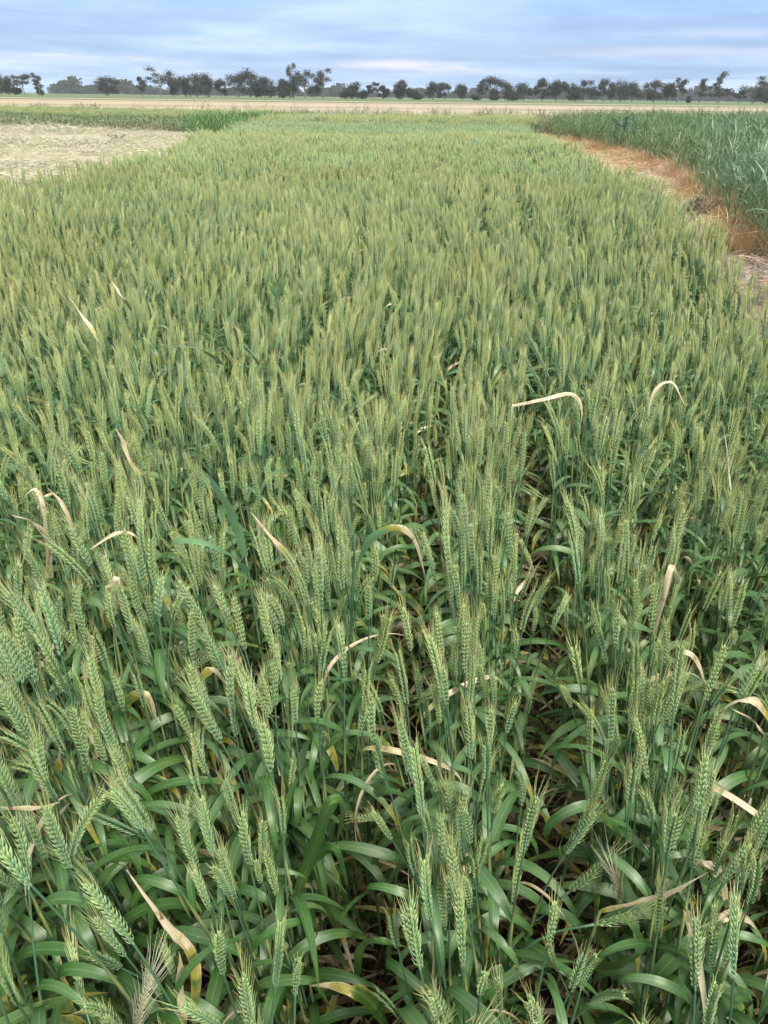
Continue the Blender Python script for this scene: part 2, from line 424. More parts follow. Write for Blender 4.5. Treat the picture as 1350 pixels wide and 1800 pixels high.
def recipe(rnd, stem_i=None, tan=.12, ear_i=None):
    """which parts make one shoot and where they sit"""
    si = stem_i if stem_i is not None else rnd.choices(range(16), [5, 5, 5, 5, 5, 3, 5, 2, 5, 5, 1, 5, 4, .4, 2, .25])[0]
    ei = ear_i if ear_i is not None else rnd.randrange(NE)
    lv = []; az = rnd.uniform(0, 6.28)
    flag = 'tan' if rnd.random() < tan else 'flag'
    for f, kind, p in ((rnd.uniform(.76, .88), flag, .95), (rnd.uniform(.62, .72), 'mid', .95), (rnd.uniform(.50, .58), 'mid', .8), (rnd.uniform(.38, .45), 'mid' if rnd.random() < .6 else 'low', .9), (rnd.uniform(.22, .3), 'low', .8), (rnd.uniform(.08, .15), 'dead', .7)):
        az += math.pi + rnd.uniform(-.5, .5)
        if rnd.random() < p: lv.append((f, kind, rnd.randrange(len(LEAVES[kind])), az, rnd.uniform(.85, 1.12)))
    return dict(stem=si, ear=ei, leaves=lv, spin=rnd.uniform(0, 6.28))
def ear_matrix(r):
    s = STEMS[r['stem']]; return at_stem(s[1], s[2], 1.0) @ Matrix.Rotation(r['spin'], 4, 'Z')
def leaf_matrix(r, l):
    s = STEMS[r['stem']]; return at_stem(s[1], s[2], l[0]) @ Matrix.Rotation(l[3], 4, 'Z') @ Matrix.Scale(l[4], 4)
def merged(r, lod=0, rnd=None):
    mb = MB(); s = STEMS[r['stem']]
    if lod == 0:
        mb.join(s[0], np.eye(4), 2)
        e, a, _ = EARS[r['ear']]; M = ear_matrix(r); mb.join(e, M, 0); mb.join(a, M, 1)
        for l in r['leaves']: mb.join(LEAVES[l[1]][l[2]], leaf_matrix(r, l), 3)
    else:
        t = MB(); P = s[1][::4]; tube(t, P, [.0018] * len(P), 3, [(i / len(P), 0, 0) for i in range(len(P))], 2, False)
        mb.join(t, np.eye(4), 2)
        e, a, _ = ear(rnd.randrange(9999), 1, .026); M = ear_matrix(r); mb.join(e, M, 0); mb.join(a, M, 1)
        for l in r['leaves'][:4]:
            q = MB(); th = rnd.uniform(.3, .7); blade(q, rnd.uniform(.14, .22), rnd.uniform(.011, .016), th, rnd.uniform(1.3, 2.6), rnd, segs=5, twist=1., dry0=.7 if l[1] == 'tan' else 0, dry1=rnd.choice([.1, .2, .4, .8]))
            mb.join(q, leaf_matrix(r, l), 3)
    return mb
WM = [M_EAR, M_AWN, M_STEM, M_LEAF]
def proto(name, mb, mats):
    return bpy.data.objects.new(name, mb.mesh(name, mats))
M_EARF = ear_mat('far_wheat_ear_shaded', (0.125, 0.25, 0.125, 1), (0.24, 0.345, 0.125, 1), (0.38, 0.36, 0.13, 1), .9)  # ear colours darkened to stand in for self-shadow the simple spindles lack
WF = [M_EARF, M_AWN, M_STEM, M_LEAF]
P_NEAR = []; P_MID = []; P_FAR = []
for i in range(56):
    r = recipe(random.Random(900 + i), tan=.025); P_NEAR.append(proto('wheat_shoot', merged(r), WM))
for i in range(24):
    rnd = random.Random(1900 + i); P_MID.append(proto('wheat_shoot', merged(recipe(rnd, tan=.05), 1, rnd), WF))

def far_clump(seed, n=34, size=.30, H=(.70, .80), ear_w=1.3, leaf_w=.014, dryp=.04, ear_n=1.0, mats=WM, lean=.12):
    rnd = random.Random(seed); mb = MB()
    for i in range(n):
        x, y = rnd.uniform(-.5, .5) * size, rnd.uniform(-.5, .5) * size; h = rnd.uniform(*H)
        az = rnd.uniform(0, 6.28); ln = abs(rnd.gauss(0, lean)); M = Matrix.Translation((x, y, 0)) @ Matrix.Rotation(az, 4, 'Z') @ Matrix.Rotation(ln, 4, 'Y')
        t = MB(); tube(t, [[0, 0, 0], [0, 0, h]], [.0022, .0018], 3, [(.2, 0, 0), (1, 0, 0)], 2, False); mb.join(t, M, 2)
        if rnd.random() < ear_n:
            e, a, _ = ear(rnd.randrange(9999), 1, .034, wid=ear_w * .9); Me = M @ Matrix.Translation((0, 0, h)) @ Matrix.Rotation(rnd.uniform(0, 6.28), 4, 'Z')
            mb.join(e, Me, 0); mb.join(a, Me, 1)
        for k in range(2):
            q = MB(); blade(q, rnd.uniform(.14, .24), leaf_w, rnd.uniform(.2, .7), rnd.uniform(.8, 2.4), rnd, segs=4, twist=.8, dry0=.8 if rnd.random() < dryp else 0, dry1=rnd.choice([.1, .2, .35, .9 if rnd.random() < .3 else .2]))
            mb.join(q, M @ Matrix.Translation((0, 0, h * rnd.uniform(.35, .85))) @ Matrix.Rotation(rnd.uniform(0, 6.28), 4, 'Z'), 3)
    return mb
for i in range(8): P_FAR.append(proto('wheat_clump', far_clump(3000 + i), WF))

# ------------------------------------------------------------------ instancing (only for stuff nobody could count)
def scatter(name, label, cat, layers):
    """layers: list of (prototypes, positions Nx3, rotations Nx3, scales N); one object, geometry nodes"""
    P = np.concatenate([l[1] for l in layers]); Rt = np.concatenate([l[2] for l in layers]); S = np.concatenate([l[3] for l in layers])
    lay = np.concatenate([np.full(len(l[1]), i) for i, l in enumerate(layers)])
    idx = np.random.default_rng(len(P)).integers(0, 997, len(P))
    me = bpy.data.meshes.new(name); me.vertices.add(len(P)); me.vertices.foreach_set('co', P.astype(np.float32).ravel())
    for nme, ty, arr, key in (('rot', 'FLOAT_VECTOR', Rt, 'vector'), ('scl', 'FLOAT', S, 'value'), ('lay', 'INT', lay, 'value'), ('idx', 'INT', idx, 'value')):
        at = me.attributes.new(nme, ty, 'POINT'); at.data.foreach_set(key, (arr.astype(np.float32) if ty != 'INT' else arr.astype(np.int32)).ravel())
    me.update()
    o = bpy.data.objects.new(name, me); COL.objects.link(o); tag(o, label, cat, None, 'stuff')
    t = bpy.data.node_groups.new(name, 'GeometryNodeTree')
    t.interface.new_socket('Geometry', in_out='INPUT', socket_type='NodeSocketGeometry'); t.interface.new_socket('Geometry', in_out='OUTPUT', socket_type='NodeSocketGeometry')
    gi = t.nodes.new('NodeGroupInput'); go = t.nodes.new('NodeGroupOutput'); J = t.nodes.new('GeometryNodeJoinGeometry')
    def named(n, ty):
        q = t.nodes.new('GeometryNodeInputNamedAttribute'); q.data_type = ty; q.inputs[0].default_value = n; return q.outputs[0]
    rot = t.nodes.new('FunctionNodeEulerToRotation'); t.links.new(named('rot', 'FLOAT_VECTOR'), rot.inputs[0])
    sc = named('scl', 'FLOAT'); ly = named('lay', 'INT'); ix = named('idx', 'INT')
    for i, l in enumerate(layers):
        ip = t.nodes.new('GeometryNodeInstanceOnPoints'); jj = t.nodes.new('GeometryNodeJoinGeometry')
        for p in l[0]:
            oi = t.nodes.new('GeometryNodeObjectInfo'); oi.inputs['Object'].default_value = p; oi.inputs['As Instance'].default_value = True
            t.links.new(oi.outputs['Geometry'], jj.inputs[0])
        cmp = t.nodes.new('FunctionNodeCompare'); cmp.data_type = 'INT'; cmp.operation = 'EQUAL'
        t.links.new(ly, cmp.inputs[2]); cmp.inputs[3].default_value = i
        t.links.new(gi.outputs[0], ip.inputs['Points']); t.links.new(cmp.outputs[0], ip.inputs['Selection']); t.links.new(jj.outputs[0], ip.inputs['Instance'])
        ip.inputs['Pick Instance'].default_value = True
        t.links.new(ix, ip.inputs['Instance Index']); t.links.new(rot.outputs[0], ip.inputs['Rotation']); t.links.new(sc, ip.inputs['Scale'])
        t.links.new(ip.outputs[0], J.inputs[0])
    t.links.new(J.outputs[0], go.inputs[0])
    md = o.modifiers.new('scatter', 'NODES'); md.node_group = t
    return o

# ------------------------------------------------------------------ areas of the field (plan view polygons)
def inside(P, poly):
    x, y = P[:, 0], P[:, 1]; r = np.zeros(len(P), bool); n = len(poly); j = n - 1
    for i in range(n):
        xi, yi = poly[i]; xj, yj = poly[j]
        c = ((yi > y) != (yj > y)) & (x < (xj - xi) * (y - yi) / (yj - yi + 1e-12) + xi); r ^= c; j = i
    return r
def H2(px, py, z): v = hit(px, py, z); return (v.x, v.y)
CAN = .74
right_edge = [H2(a, b, CAN) for a, b in ((1350, 480), (1240, 415), (1190, 372), (1160, 340), (1100, 312), (1060, 292), (1000, 262), (945, 232))]
left_edge = [H2(a, b, CAN) for a, b in ((0, 322), (150, 303), (210, 288), (300, 272), (345, 240))]
re0 = right_edge[0]; re1 = right_edge[1]
k = (re0[0] - re1[0]) / (re0[1] - re1[1])
right_near = (re0[0] + k * (-1.2 - re0[1]) * .6, -1.2)
le0 = left_edge[0]
main_poly = [(-6.0, -1.2), right_near] + right_edge + [left_edge[-1]] + left_edge[::-1] + [(-6.0, le0[1] * .6)]
print('right', right_edge); print('left', left_edge)
Y_END = 28.0

def smooth_noise(x, y, s, seed):
    r = np.random.default_rng(seed); v = 0
    for k in range(5):
        a = r.uniform(0, 6.28); f = s * r.uniform(.6, 1.6); v = v + np.sin(x * math.cos(a) * f + y * math.sin(a) * f + r.uniform(0, 6.28))
    return v / 2.5

# ------------------------------------------------------------------ the sown wheat: drill rows, plants along them, several shoots per plant
ROW = .262; ROW_AZ = math.atan2(1.0, 11.0)
pts = []
ymax = 12.5
for ri in range(-45, 46):
    u = ri * ROW + ROW * .5 - .02
    v = -1.2
    while v < ymax:
        v += rng.uniform(.017, .042)
        pts.append((u + rng.normal(0, .025 if v < 1.3 else .034), v))
pts = np.array(pts)
ca, sa = math.cos(ROW_AZ), math.sin(ROW_AZ)
base = np.stack([pts[:, 0] * ca + pts[:, 1] * sa, -pts[:, 0] * sa + pts[:, 1] * ca], 1)
keep = inside(base, main_poly) & (base[:, 1] > -.5) & (np.abs(base[:, 0]) < 1.0 + .75 * np.maximum(base[:, 1], 0))
base = base[keep]
base = base[(rng.random(len(base)) < .93) & (smooth_noise(base[:, 0], base[:, 1], 9.0, 44) > -1.7)]
SH = []   # x, y, azimuth, lean, scale
for bx, by in base:
    nsh = rng.integers(3, 7)
    th = rng.uniform(0, 6.28)
    for k in range(nsh):
        a = th + k * 2 * math.pi / nsh + rng.normal(0, .5)
        r = rng.uniform(.004, .022)
        SH.append((bx + r * math.cos(a), by + r * math.sin(a), a, abs(rng.normal(.05, .045)), rng.normal(.905, .055)))
SH = np.array(SH)
# a common sway per patch: wind and lodging
nx = smooth_noise(SH[:, 0], SH[:, 1], 2.2, 3) * .10 - .015
ny = smooth_noise(SH[:, 0], SH[:, 1], 2.2, 4) * .085
LX = SH[:, 3] * np.cos(SH[:, 2]) + nx; LY = SH[:, 3] * np.sin(SH[:, 2]) + ny
HS = SH[:, 4] * (1 + .04 * smooth_noise(SH[:, 0], SH[:, 1], 1.6, 5) + .025 * smooth_noise(SH[:, 0], SH[:, 1], 6.0, 15))
HS = np.clip(HS, .72, 1.05)
def rot_of(lx, ly, spin):
    ax = Vector((-ly, lx, 0)); ang = math.hypot(lx, ly)
    M = (Matrix.Rotation(ang, 3, ax.normalized()) if ang > 1e-5 else Matrix.Identity(3)) @ Matrix.Rotation(spin, 3, 'Z')
    return M
top = np.stack([SH[:, 0] + LX * .8, SH[:, 1] + LY * .8, .8 * HS], 1)
sx, sy, dep = proj(top)
# small natural gaps where a single standing-out leaf or ear shows
ok = np.ones(len(SH), bool)
for px, py, rr in ((222, 1528, 34), (255, 1570, 36), (298, 1628, 40), (330, 1680, 40), (342, 1740, 40), (105, 1700, 34), (305, 952, 22), (370, 955, 24), (420, 985, 22), (362, 840, 16), (385, 880, 16), (410, 930, 18),
        (690, 930, 22), (640, 960, 22), (745, 970, 18), (650, 1470, 60), (640, 1540, 60), (640, 1610, 55), (620, 1680, 50), (600, 1750, 55), (1056, 1370, 34), (1040, 1420, 34), (1090, 1500, 40), (235, 1760, 46), (1240, 1530, 36), (580, 1440, 40), (1000, 1420, 45),
        (195, 1050, 26), (75, 880, 30), (60, 920, 26), (1190, 1010, 24), (1160, 1080, 22), (1310, 1240, 26), (1180, 1570, 28), (1110, 1590, 28), (960, 700, 10), (1100, 1680, 34)):
    for q in (0, .45, .9, 1.3): ok &= np.hypot(sx - px, sy - 95 * q / np.maximum(dep, .2) * .95 - py) > rr * .8
ok |= (dep < .2)
SH, LX, LY, HS, top, sx, sy, dep = SH[ok], LX[ok], LY[ok], HS[ok], top[ok], sx[ok], sy[ok], dep[ok]
vis = (sx > -40) & (sx < 1390) & (sy > 0) & (sy < 1860) & (dep > .2)
dist3 = np.linalg.norm(top - np.array([0, 0, CAM_H]), axis=1)
order = np.argsort(np.where(vis, dist3, 1e9))
IND = order[:285]
isind = np.zeros(len(SH), bool); isind[IND] = True

# ------------------------------------------------------------------ individual wheat plants in the foreground
def compass(x):
    return 'left' if x < 0 else 'right'
SPK = {}
def spikelets(ei):
    if ei not in SPK:
        SPK[ei] = [m.mesh('spikelet', [M_EAR]) for m in EARS[ei][2]]
        rc = MB(); vv = EARS[ei][0].V(); n = len(EARS[ei][2]); c = np.array([m.V().mean(0) for m in EARS[ei][2]])
        c = np.concatenate([[[0, 0, 0]], (c[:-1] + c[1:]) / 2]); tube(rc, c, [.0012] * len(c), 5, [(i / n, .5, 0) for i in range(len(c))])
        SPK[ei].append(rc.mesh('ear', [M_EAR]))
    return SPK[ei]
def build_shoot(r, loc, rotm, scale, label, group=None, name='wheat_plant', fine=False):
    o = bpy.data.objects.new(name, None); COL.objects.link(o); o.empty_display_size = .02
    o.matrix_world = Matrix.Translation(loc) @ rotm.to_4x4() @ Matrix.Scale(scale, 4)
    tag(o, label, 'wheat', group)
    link('stem', STEMS_ME[r['stem']], o)
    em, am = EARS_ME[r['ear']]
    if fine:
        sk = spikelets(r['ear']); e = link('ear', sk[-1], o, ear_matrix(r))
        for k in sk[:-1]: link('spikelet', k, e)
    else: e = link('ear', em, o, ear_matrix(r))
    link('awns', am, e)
    for l in r['leaves']: link('leaf', LEAVES_ME[l[1]][l[2]], o, leaf_matrix(r, l))
    return o
placed = []
GROUP = 'wheat shoots in the foreground'
for n, i in enumerate(IND):
    rnd = random.Random(40000 + int(i)); r = recipe(rnd, tan=.06)
    spin = rnd.uniform(0, 6.28); rm = rot_of(LX[i], LY[i], spin)
    M = Matrix.Translation((SH[i, 0], SH[i, 1], 0)) @ rm.to_4x4() @ Matrix.Scale(HS[i], 4)
    b = M @ ear_matrix(r) @ Vector((0, 0, 0)); t = M @ ear_matrix(r) @ Vector((0, 0, .09))
    qx, qy, qd = proj([b, t]); ang = math.degrees(math.atan2(qx[1] - qx[0], qy[0] - qy[1]))
    placed.append([i, r, rm, qx[1], qy[1], ang])
placed.sort(key=lambda p: p[4])
used = {}
def describe(p):
    i, r, rm, x, y, ang = p
    sd = 'left' if ang < 0 else 'right'
    lean = 'upright' if abs(ang) < 8 else sd + '-leaning' if abs(ang) < 32 else '%s-tilted' % sd if abs(ang) < 75 else 'bowed'
    hgt = 'tall' if HS[i] > .95 else 'short' if HS[i] < .86 else 'middling'
    if r['leaves'] and r['leaves'][0][1] == 'tan': hgt += ' tan-leaved'
    return lean, hgt
cols = ['on the left edge', 'at far left', 'at centre left', 'just left of middle', 'just right of middle', 'at centre right', 'at far right', 'on the right edge']
vers = ['below mid-photo', 'in the lower third', 'in the lower quarter', 'near the bottom', 'beside the bottom edge', 'crossing the bottom edge']
for p in placed:
    lean, hgt = describe(p)
    lab = '%s %s wheat ear %s, %s' % (hgt, lean, cols[int(np.clip(p[3] / 1350 * 8, 0, 7.99))], vers[int(np.clip((p[4] - 1150) / 110, 0, 5.99))])
    used.setdefault(lab, []).append(p)
ordw = ['second', 'third', 'fourth', 'fifth', 'sixth', 'seventh', 'eighth', 'ninth', 'tenth', 'eleventh', 'twelfth', 'thirteenth', 'fourteenth', 'fifteenth', 'sixteenth', 'seventeenth', 'eighteenth', 'nineteenth', 'twentieth'] + ['inner'] * 40
FINE = set(int(q) for q in IND[:50])
for lab, ps in used.items():
    ps.sort(key=lambda p: p[3])
    for j, p in enumerate(ps):
        l = lab
        if len(ps) > 1:
            l = lab.replace(' wheat ear', ' wheat ear') + (', leftmost such' if j == 0 else ', rightmost such' if j == len(ps) - 1 else ', %s such from left' % ordw[j - 1])
        build_shoot(p[1], (SH[p[0], 0], SH[p[0], 1], 0), p[2], HS[p[0]], l, GROUP, fine=p[0] in FINE)

# ------------------------------------------------------------------ the rest of the wheat as one mass
def eul(ms): return np.array([tuple(m.to_euler('XYZ')) for m in ms])
rest = np.where(~isind)[0]
dd = np.hypot(SH[rest, 0], SH[rest, 1])
near = rest[dd < 9.0]; mid = rest[dd >= 9.0]
def lay(protos, ids):
    ms = [rot_of(LX[i], LY[i], rng.uniform(0, 6.28)) for i in ids]
    return (protos, np.stack([SH[ids, 0], SH[ids, 1], np.zeros(len(ids))], 1), eul(ms), HS[ids])
def grid_fill(poly, step, jit, ylo, yhi):
    xs = [p[0] for p in poly]; gx, gy = np.meshgrid(np.arange(min(xs), max(xs), step), np.arange(ylo, yhi, step))
    P = np.stack([gx.ravel(), gy.ravel()], 1) + rng.uniform(-jit, jit, (gx.size, 2)); return P[inside(P, poly)]
fw = grid_fill(main_poly, .24, .08, 12.4, 17.5)
fl = (P_FAR, np.concatenate([fw, np.zeros((len(fw), 1))], 1), np.stack([rng.normal(0, .05, len(fw)), rng.normal(-.02, .05, len(fw)), rng.uniform(0, 6.28, len(fw))], 1),
      (.93 + .05 * smooth_noise(fw[:, 0], fw[:, 1], 1.5, 8) + rng.normal(0, .035, len(fw))))
print('near', len(near), 'mid', len(mid), 'far', len(fw))
scatter('wheat_crop', 'dense green wheat crop stretching from the foreground across the plot', 'wheat crop', [lay(P_NEAR, near), lay(P_MID, mid), fl])

# ------------------------------------------------------------------ ground and fields
def sheet(name, poly, z, mat, label=None):
    me = bpy.data.meshes.new(name); me.from_pydata([(x, y, z) for x, y in poly], [], [tuple(range(len(poly)))]); me.materials.append(mat); me.update()
    if me.polygons[0].normal.z < 0: me.flip_normals()
    o = bpy.data.objects.new(name, me); COL.objects.link(o); tag(o, label, None, None, 'structure'); return o
def ground_mat():
    s = MT('soil'); P = s.pos()
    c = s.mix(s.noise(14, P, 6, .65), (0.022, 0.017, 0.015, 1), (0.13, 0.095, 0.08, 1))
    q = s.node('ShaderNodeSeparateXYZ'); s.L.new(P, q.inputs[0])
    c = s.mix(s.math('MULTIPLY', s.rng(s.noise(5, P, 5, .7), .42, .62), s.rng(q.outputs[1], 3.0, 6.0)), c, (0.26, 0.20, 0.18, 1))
    return s.finish(c, .9, .2, bump=s.noise(30, P, 6, .7), bstr=.8, bdist=.02)
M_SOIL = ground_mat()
def field_mat(name, a, b, c3=None, band=0.0, freq=.35):
    s = MT(name); P = s.pos(); q = s.node('ShaderNodeSeparateXYZ'); s.L.new(P, q.inputs[0])
    mp = s.node('ShaderNodeMapping'); mp.inputs['Scale'].default_value = (.12, 1, 1); s.L.new(P, mp.inputs[0])
    c = s.mix(s.rng(s.noise(.5, mp.outputs[0], 6, .65), .3, .7), a, b)
    yy = s.math('ADD', q.outputs[1], s.math('MULTIPLY', q.outputs[0], -.09))
    st = s.math('SINE', s.math('ADD', s.math('MULTIPLY', yy, freq), s.math('MULTIPLY', s.noise(.04, P, 3), 3.0)))
    if c3: c = s.mix(s.math('MULTIPLY', s.rng(st, .55, 1.0), band), c, c3)
    return s.finish(c, .9, .1, bump=s.noise(8, P, 4, .7), bstr=.5, bdist=.05)
M_STUB = field_mat('stubble_ground', (0.27, 0.225, 0.155, 1), (0.41, 0.35, 0.25, 1), (0.18, 0.17, 0.10, 1), .6, .11)
M_GREENF = field_mat('green_field', (0.085, 0.125, 0.06, 1), (0.12, 0.16, 0.085, 1), (0.17, 0.18, 0.10, 1), .5, .05)
M_HAYG = field_mat('hay_ground', (0.33, 0.28, 0.21, 1), (0.50, 0.45, 0.35, 1))
M_RUSTG = field_mat('sprayed_ground', (0.34, 0.24, 0.18, 1), (0.56, 0.43, 0.32, 1))
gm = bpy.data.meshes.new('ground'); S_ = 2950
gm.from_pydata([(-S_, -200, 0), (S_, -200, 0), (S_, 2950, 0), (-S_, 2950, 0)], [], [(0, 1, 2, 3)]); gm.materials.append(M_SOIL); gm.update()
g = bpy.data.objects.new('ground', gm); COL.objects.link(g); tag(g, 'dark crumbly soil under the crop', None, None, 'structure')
sheet('stubble_field', [(-300, 44), (300, 70), (300, 200), (-300, 180)], .03, M_STUB, 'pale harvested stubble paddock behind the plots')
sheet('stubble_strip', [(-300, 206), (300, 228), (300, 262), (-300, 236)], .03, M_STUB, 'thin far strip of pale stubble')
sheet('green_paddock', [(-2900, 160), (-300, 180.05), (300, 200.05), (2900, 220), (2900, 2900), (-2900, 2900)], .015, M_GREENF, 'flat green paddock running to the trees')
hay_poly = [(-3.05, 3.2), (-3.0, 6.5), (-2.85, 9.9), (-3.4, 14.5), (-4.0, 22.0), (-5.2, 30), (-8.0, 35.5), (-11.5, 35.4), (-17.5, 37.4), (-40, 41), (-40, 3.2)]
sheet('mown_ground', hay_poly, .006, M_HAYG, 'mown ground covered in pale cut straw, left of the wheat')
right_soil = [(1.75, 2.2)] + [(x + .02, y) for x, y in right_edge]
rust_poly = [(1.85, 6.2), (2.1, 7.0), (2.3, 9.0), (2.6, 12.1), (3.2, 18.2), (4.6, 27), (5.6, 32), (7.3, 38.5), (7.1, 31), (7.3, 27.2), (7.2, 23.1), (6.95, 19), (6.2, 15.3), (5.5, 12), (5.3, 10.2), (4.9, 9.3), (4.2, 9.6), (3.6, 9.3), (3.0, 8.2), (2.4, 6.6)]
sheet('sprayed_strip', rust_poly, .006, M_RUSTG, 'bare track of sprayed brown grass beside the wheat')

# ------------------------------------------------------------------ stuff protos: straw, grass, oats
def straw_clump(seed, n=46, size=.5, hgt=.07, ln=(.08, .26), w=.006, curl=.8, upright=0.0):
    rnd = random.Random(seed); mb = MB()
    for i in range(n):
        q = MB(); up = rnd.random() < upright
        th = rnd.uniform(.1, .8) if up else rnd.uniform(1.15, 1.6)
        blade(q, rnd.uniform(*ln), w * rnd.uniform(.5, 1.3), th, rnd.uniform(-.2, curl), rnd, segs=4, twist=2, dry0=rnd.uniform(0, .3), dry1=rnd.uniform(0, .3), keel=.6)
        x, y = rnd.gauss(0, .28) * size, rnd.gauss(0, .28) * size
        mb.join(q, Matrix.Translation((x, y, 0.0 if up else rnd.uniform(.003, hgt))) @ Matrix.Rotation(rnd.uniform(0, 6.28), 4, 'Z'), 0)
    return mb
M_HAY = blade_mat('hay', (0.50, 0.45, 0.35, 1), (0.66, 0.61, 0.50, 1), dry=(.50, .45, .34, 1), yel=(.36, .38, .24, 1), rough=.7, spec=.2, trans=.12)
M_HAYGR = blade_mat('greenish_hay', (0.28, 0.33, 0.20, 1), (0.38, 0.42, 0.28, 1), rough=.7, spec=.2, trans=.12)
P_HAY = [proto('straw_clump', straw_clump(5000 + i), [M_HAY]) for i in range(5)] + [proto('straw_clump', straw_clump(5100), [M_HAYGR])]
P_RUSTF = [proto('straw_clump', straw_clump(5200 + i, 40, .45, .06), [M_STRAW if i % 2 else M_RUST]) for i in range(4)]
P_RUSTU = [proto('dead_tuft', straw_clump(5300 + i, 80, .32, .1, (.2, .50), .007, 1.6, .85), [M_RUST if i != 2 else M_STRAW]) for i in range(4)]
P_STUB = [proto('stubble_tuft', straw_clump(5400 + i, 60, 1.3, .1, (.1, .22), .012, .3, .8), [M_HAY]) for i in range(3)]
def tall_grass(seed, n, size, H, lw, ll, mat, nl=4, dryp=.1, base_dry=0.0, segs=6, ears=0.0, lean=.1):
    rnd = random.Random(seed); mb = MB()
    for i in range(n):
        x, y = rnd.uniform(-.5, .5) * size, rnd.uniform(-.5, .5) * size; h = rnd.uniform(*H)
        M = Matrix.Translation((x, y, 0)) @ Matrix.Rotation(rnd.uniform(0, 6.28), 4, 'Z') @ Matrix.Rotation(abs(rnd.gauss(0, lean)), 4, 'Y')
        t = MB(); tube(t, [[0, 0, 0], [0, 0, h * .4], [0, 0, h * .85]], [.003, .0025, .0015], 3, [(0, 0, base_dry), (.3, 0, base_dry * .5), (1, 0, 0)], 0, False); mb.join(t, M, 0)
        for k in range(nl):
            f = (k + rnd.random()) / nl; q = MB()
            dr = rnd.random() < dryp + base_dry * (1 - f)
            blade(q, rnd.uniform(*ll), lw * rnd.uniform(.7, 1.2), rnd.uniform(.1, .55), rnd.uniform(.6, 2.3), rnd, segs=segs, twist=.9, dry0=.8 if dr else 0, dry1=.9 if dr else rnd.choice([.05, .15, .3]))
            mb.join(q, M @ Matrix.Translation((0, 0, h * (.15 + .7 * f))) @ Matrix.Rotation(rnd.uniform(0, 6.28), 4, 'Z'), 0)
    return mb
P_OAT = [proto('oat_clump', tall_grass(6000 + i, 12, .34, (.82, 1.12), .014, (.22, .36), M_OAT, dryp=.02), [M_OAT]) for i in range(5)]
P_OAT2 = [proto('grass_clump', tall_grass(6100 + i, 14, .4, (.6, .82), .012, (.2, .35), M_GRASS, dryp=.03, segs=4), [M_BRIGHT if i == 1 else M_GRASS]) for i in range(4)]
P_OATR = [proto('grass_clump', tall_grass(6200 + i, 16, .36, (.4, .68), .009, (.15, .3), M_GRASS, dryp=.03, base_dry=.14, segs=4), [M_GRASS]) for i in range(3)]
P_STRIP = [proto('grass_clump', tall_grass(6300 + i, 18, .5, (.36, .52), .013, (.14, .24), M_GRASS, base_dry=.5, dryp=.05, segs=4), [M_GRASS]) for i in range(4)]
P_BRI = [proto('grass_clump', tall_grass(6400 + i, 16, .5, (.55, .8), .016, (.2, .34), M_BRIGHT, dryp=.03, segs=4), [M_BRIGHT]) for i in range(3)]
M_EARY = ear_mat('pale_ear', (0.17, 0.26, 0.12, 1), (0.30, 0.34, 0.15, 1), (0.36, 0.34, 0.15, 1), .8)
M_EARB = ear_mat('soft_ear', (0.13, 0.24, 0.14, 1), (0.20, 0.31, 0.17, 1), (0.26, 0.32, 0.16, 1), .4)
P_FINE = [proto('crop_clump', far_clump(6500 + i, 44, .42, (.66, .78), 1.3, .013, .03, 1, [M_EARB, M_AWN, M_STEM, M_GRASS]), [M_EARB, M_AWN, M_STEM, M_GRASS]) for i in range(4)]
P_YEL = [proto('crop_clump', far_clump(6600 + i, 44, .42, (.66, .8), 1.5, .013, .06, 1, [M_EARY, M_AWN, M_STEM, M_GRASS]), [M_EARY, M_AWN, M_STEM, M_GRASS]) for i in range(4)]

def L3(protos, P, tilt=.05, s=1.0, ds=.08, z=0.0):
    n = len(P)
    return (protos, np.concatenate([P, np.full((n, 1), z)], 1), np.stack([rng.normal(0, tilt, n), rng.normal(0, tilt, n), rng.uniform(0, 6.28, n)], 1), s * (1 + rng.normal(0, ds, n)))
# loose cut straw
hp = hay_poly
P = grid_fill(hp, .26, .15, 3.2, 41); P = P[(P[:, 0] > -3.2 - .56 * P[:, 1])]
hl = L3(P_HAY, P, .12, 1.0, .3); hl[3][:] *= 1.05 + .5 * smooth_noise(P[:, 0] * .5, P[:, 1], 1.3, 21)
scatter('loose_straw', 'loose pale cut straw lying in rough swaths on the mown ground', 'straw', [hl])
# sprayed strip: flattened straw and standing rusty tufts
P = grid_fill(rust_poly, .21, .14, 6, 39); P = P[smooth_noise(P[:, 0], P[:, 1], 2.0, 93) > -.75 - .05 * (P[:, 1] - 9)]
P = P[~((P[:, 1] < 8.8) & (rng.random(len(P)) < .6))]
rb = [(4.15, 8.3), (4.5, 9.0), (5.0, 10.2), (5.25, 12), (6.0, 15.3), (6.7, 19), (7.0, 23), (7.05, 27), (6.9, 31.3), (7.2, 38)]
def along(poly, x0, x1, step):
    out = []
    for (ax, ay), (bx, by) in zip(poly[:-1], poly[1:]):
        n = int(math.hypot(bx - ax, by - ay) / step) + 1
        for i in range(n):
            t = i / n; out.append((ax + (bx - ax) * t + rng.uniform(x0, x1), ay + (by - ay) * t + rng.uniform(-step, step)))
    return np.array(out)
U = np.concatenate([along(rb, -.55, .4, .08) for _ in range(2)]); U = U[U[:, 1] < 31]
U2 = along(rb, -1.7, -.4, .5)
P_PALE = [proto('straw_clump', straw_clump(5250 + i, 44, .45, .06, w=.005), [M_HAY if i else M_STRAW]) for i in range(3)]
ew = P[:, 0] - np.interp(P[:, 1], [a[1] for a in right_edge], [a[0] for a in right_edge])
pale = ew < 2.3 + .5 * smooth_noise(P[:, 0], P[:, 1], .9, 71)
scatter('flattened_straw', 'pale pinkish straw lying flat on the track beside the wheat', 'straw', [L3(P_PALE + P_RUSTF[1:2], P[pale], .15, 1.0, .3)]); P = P[~pale]
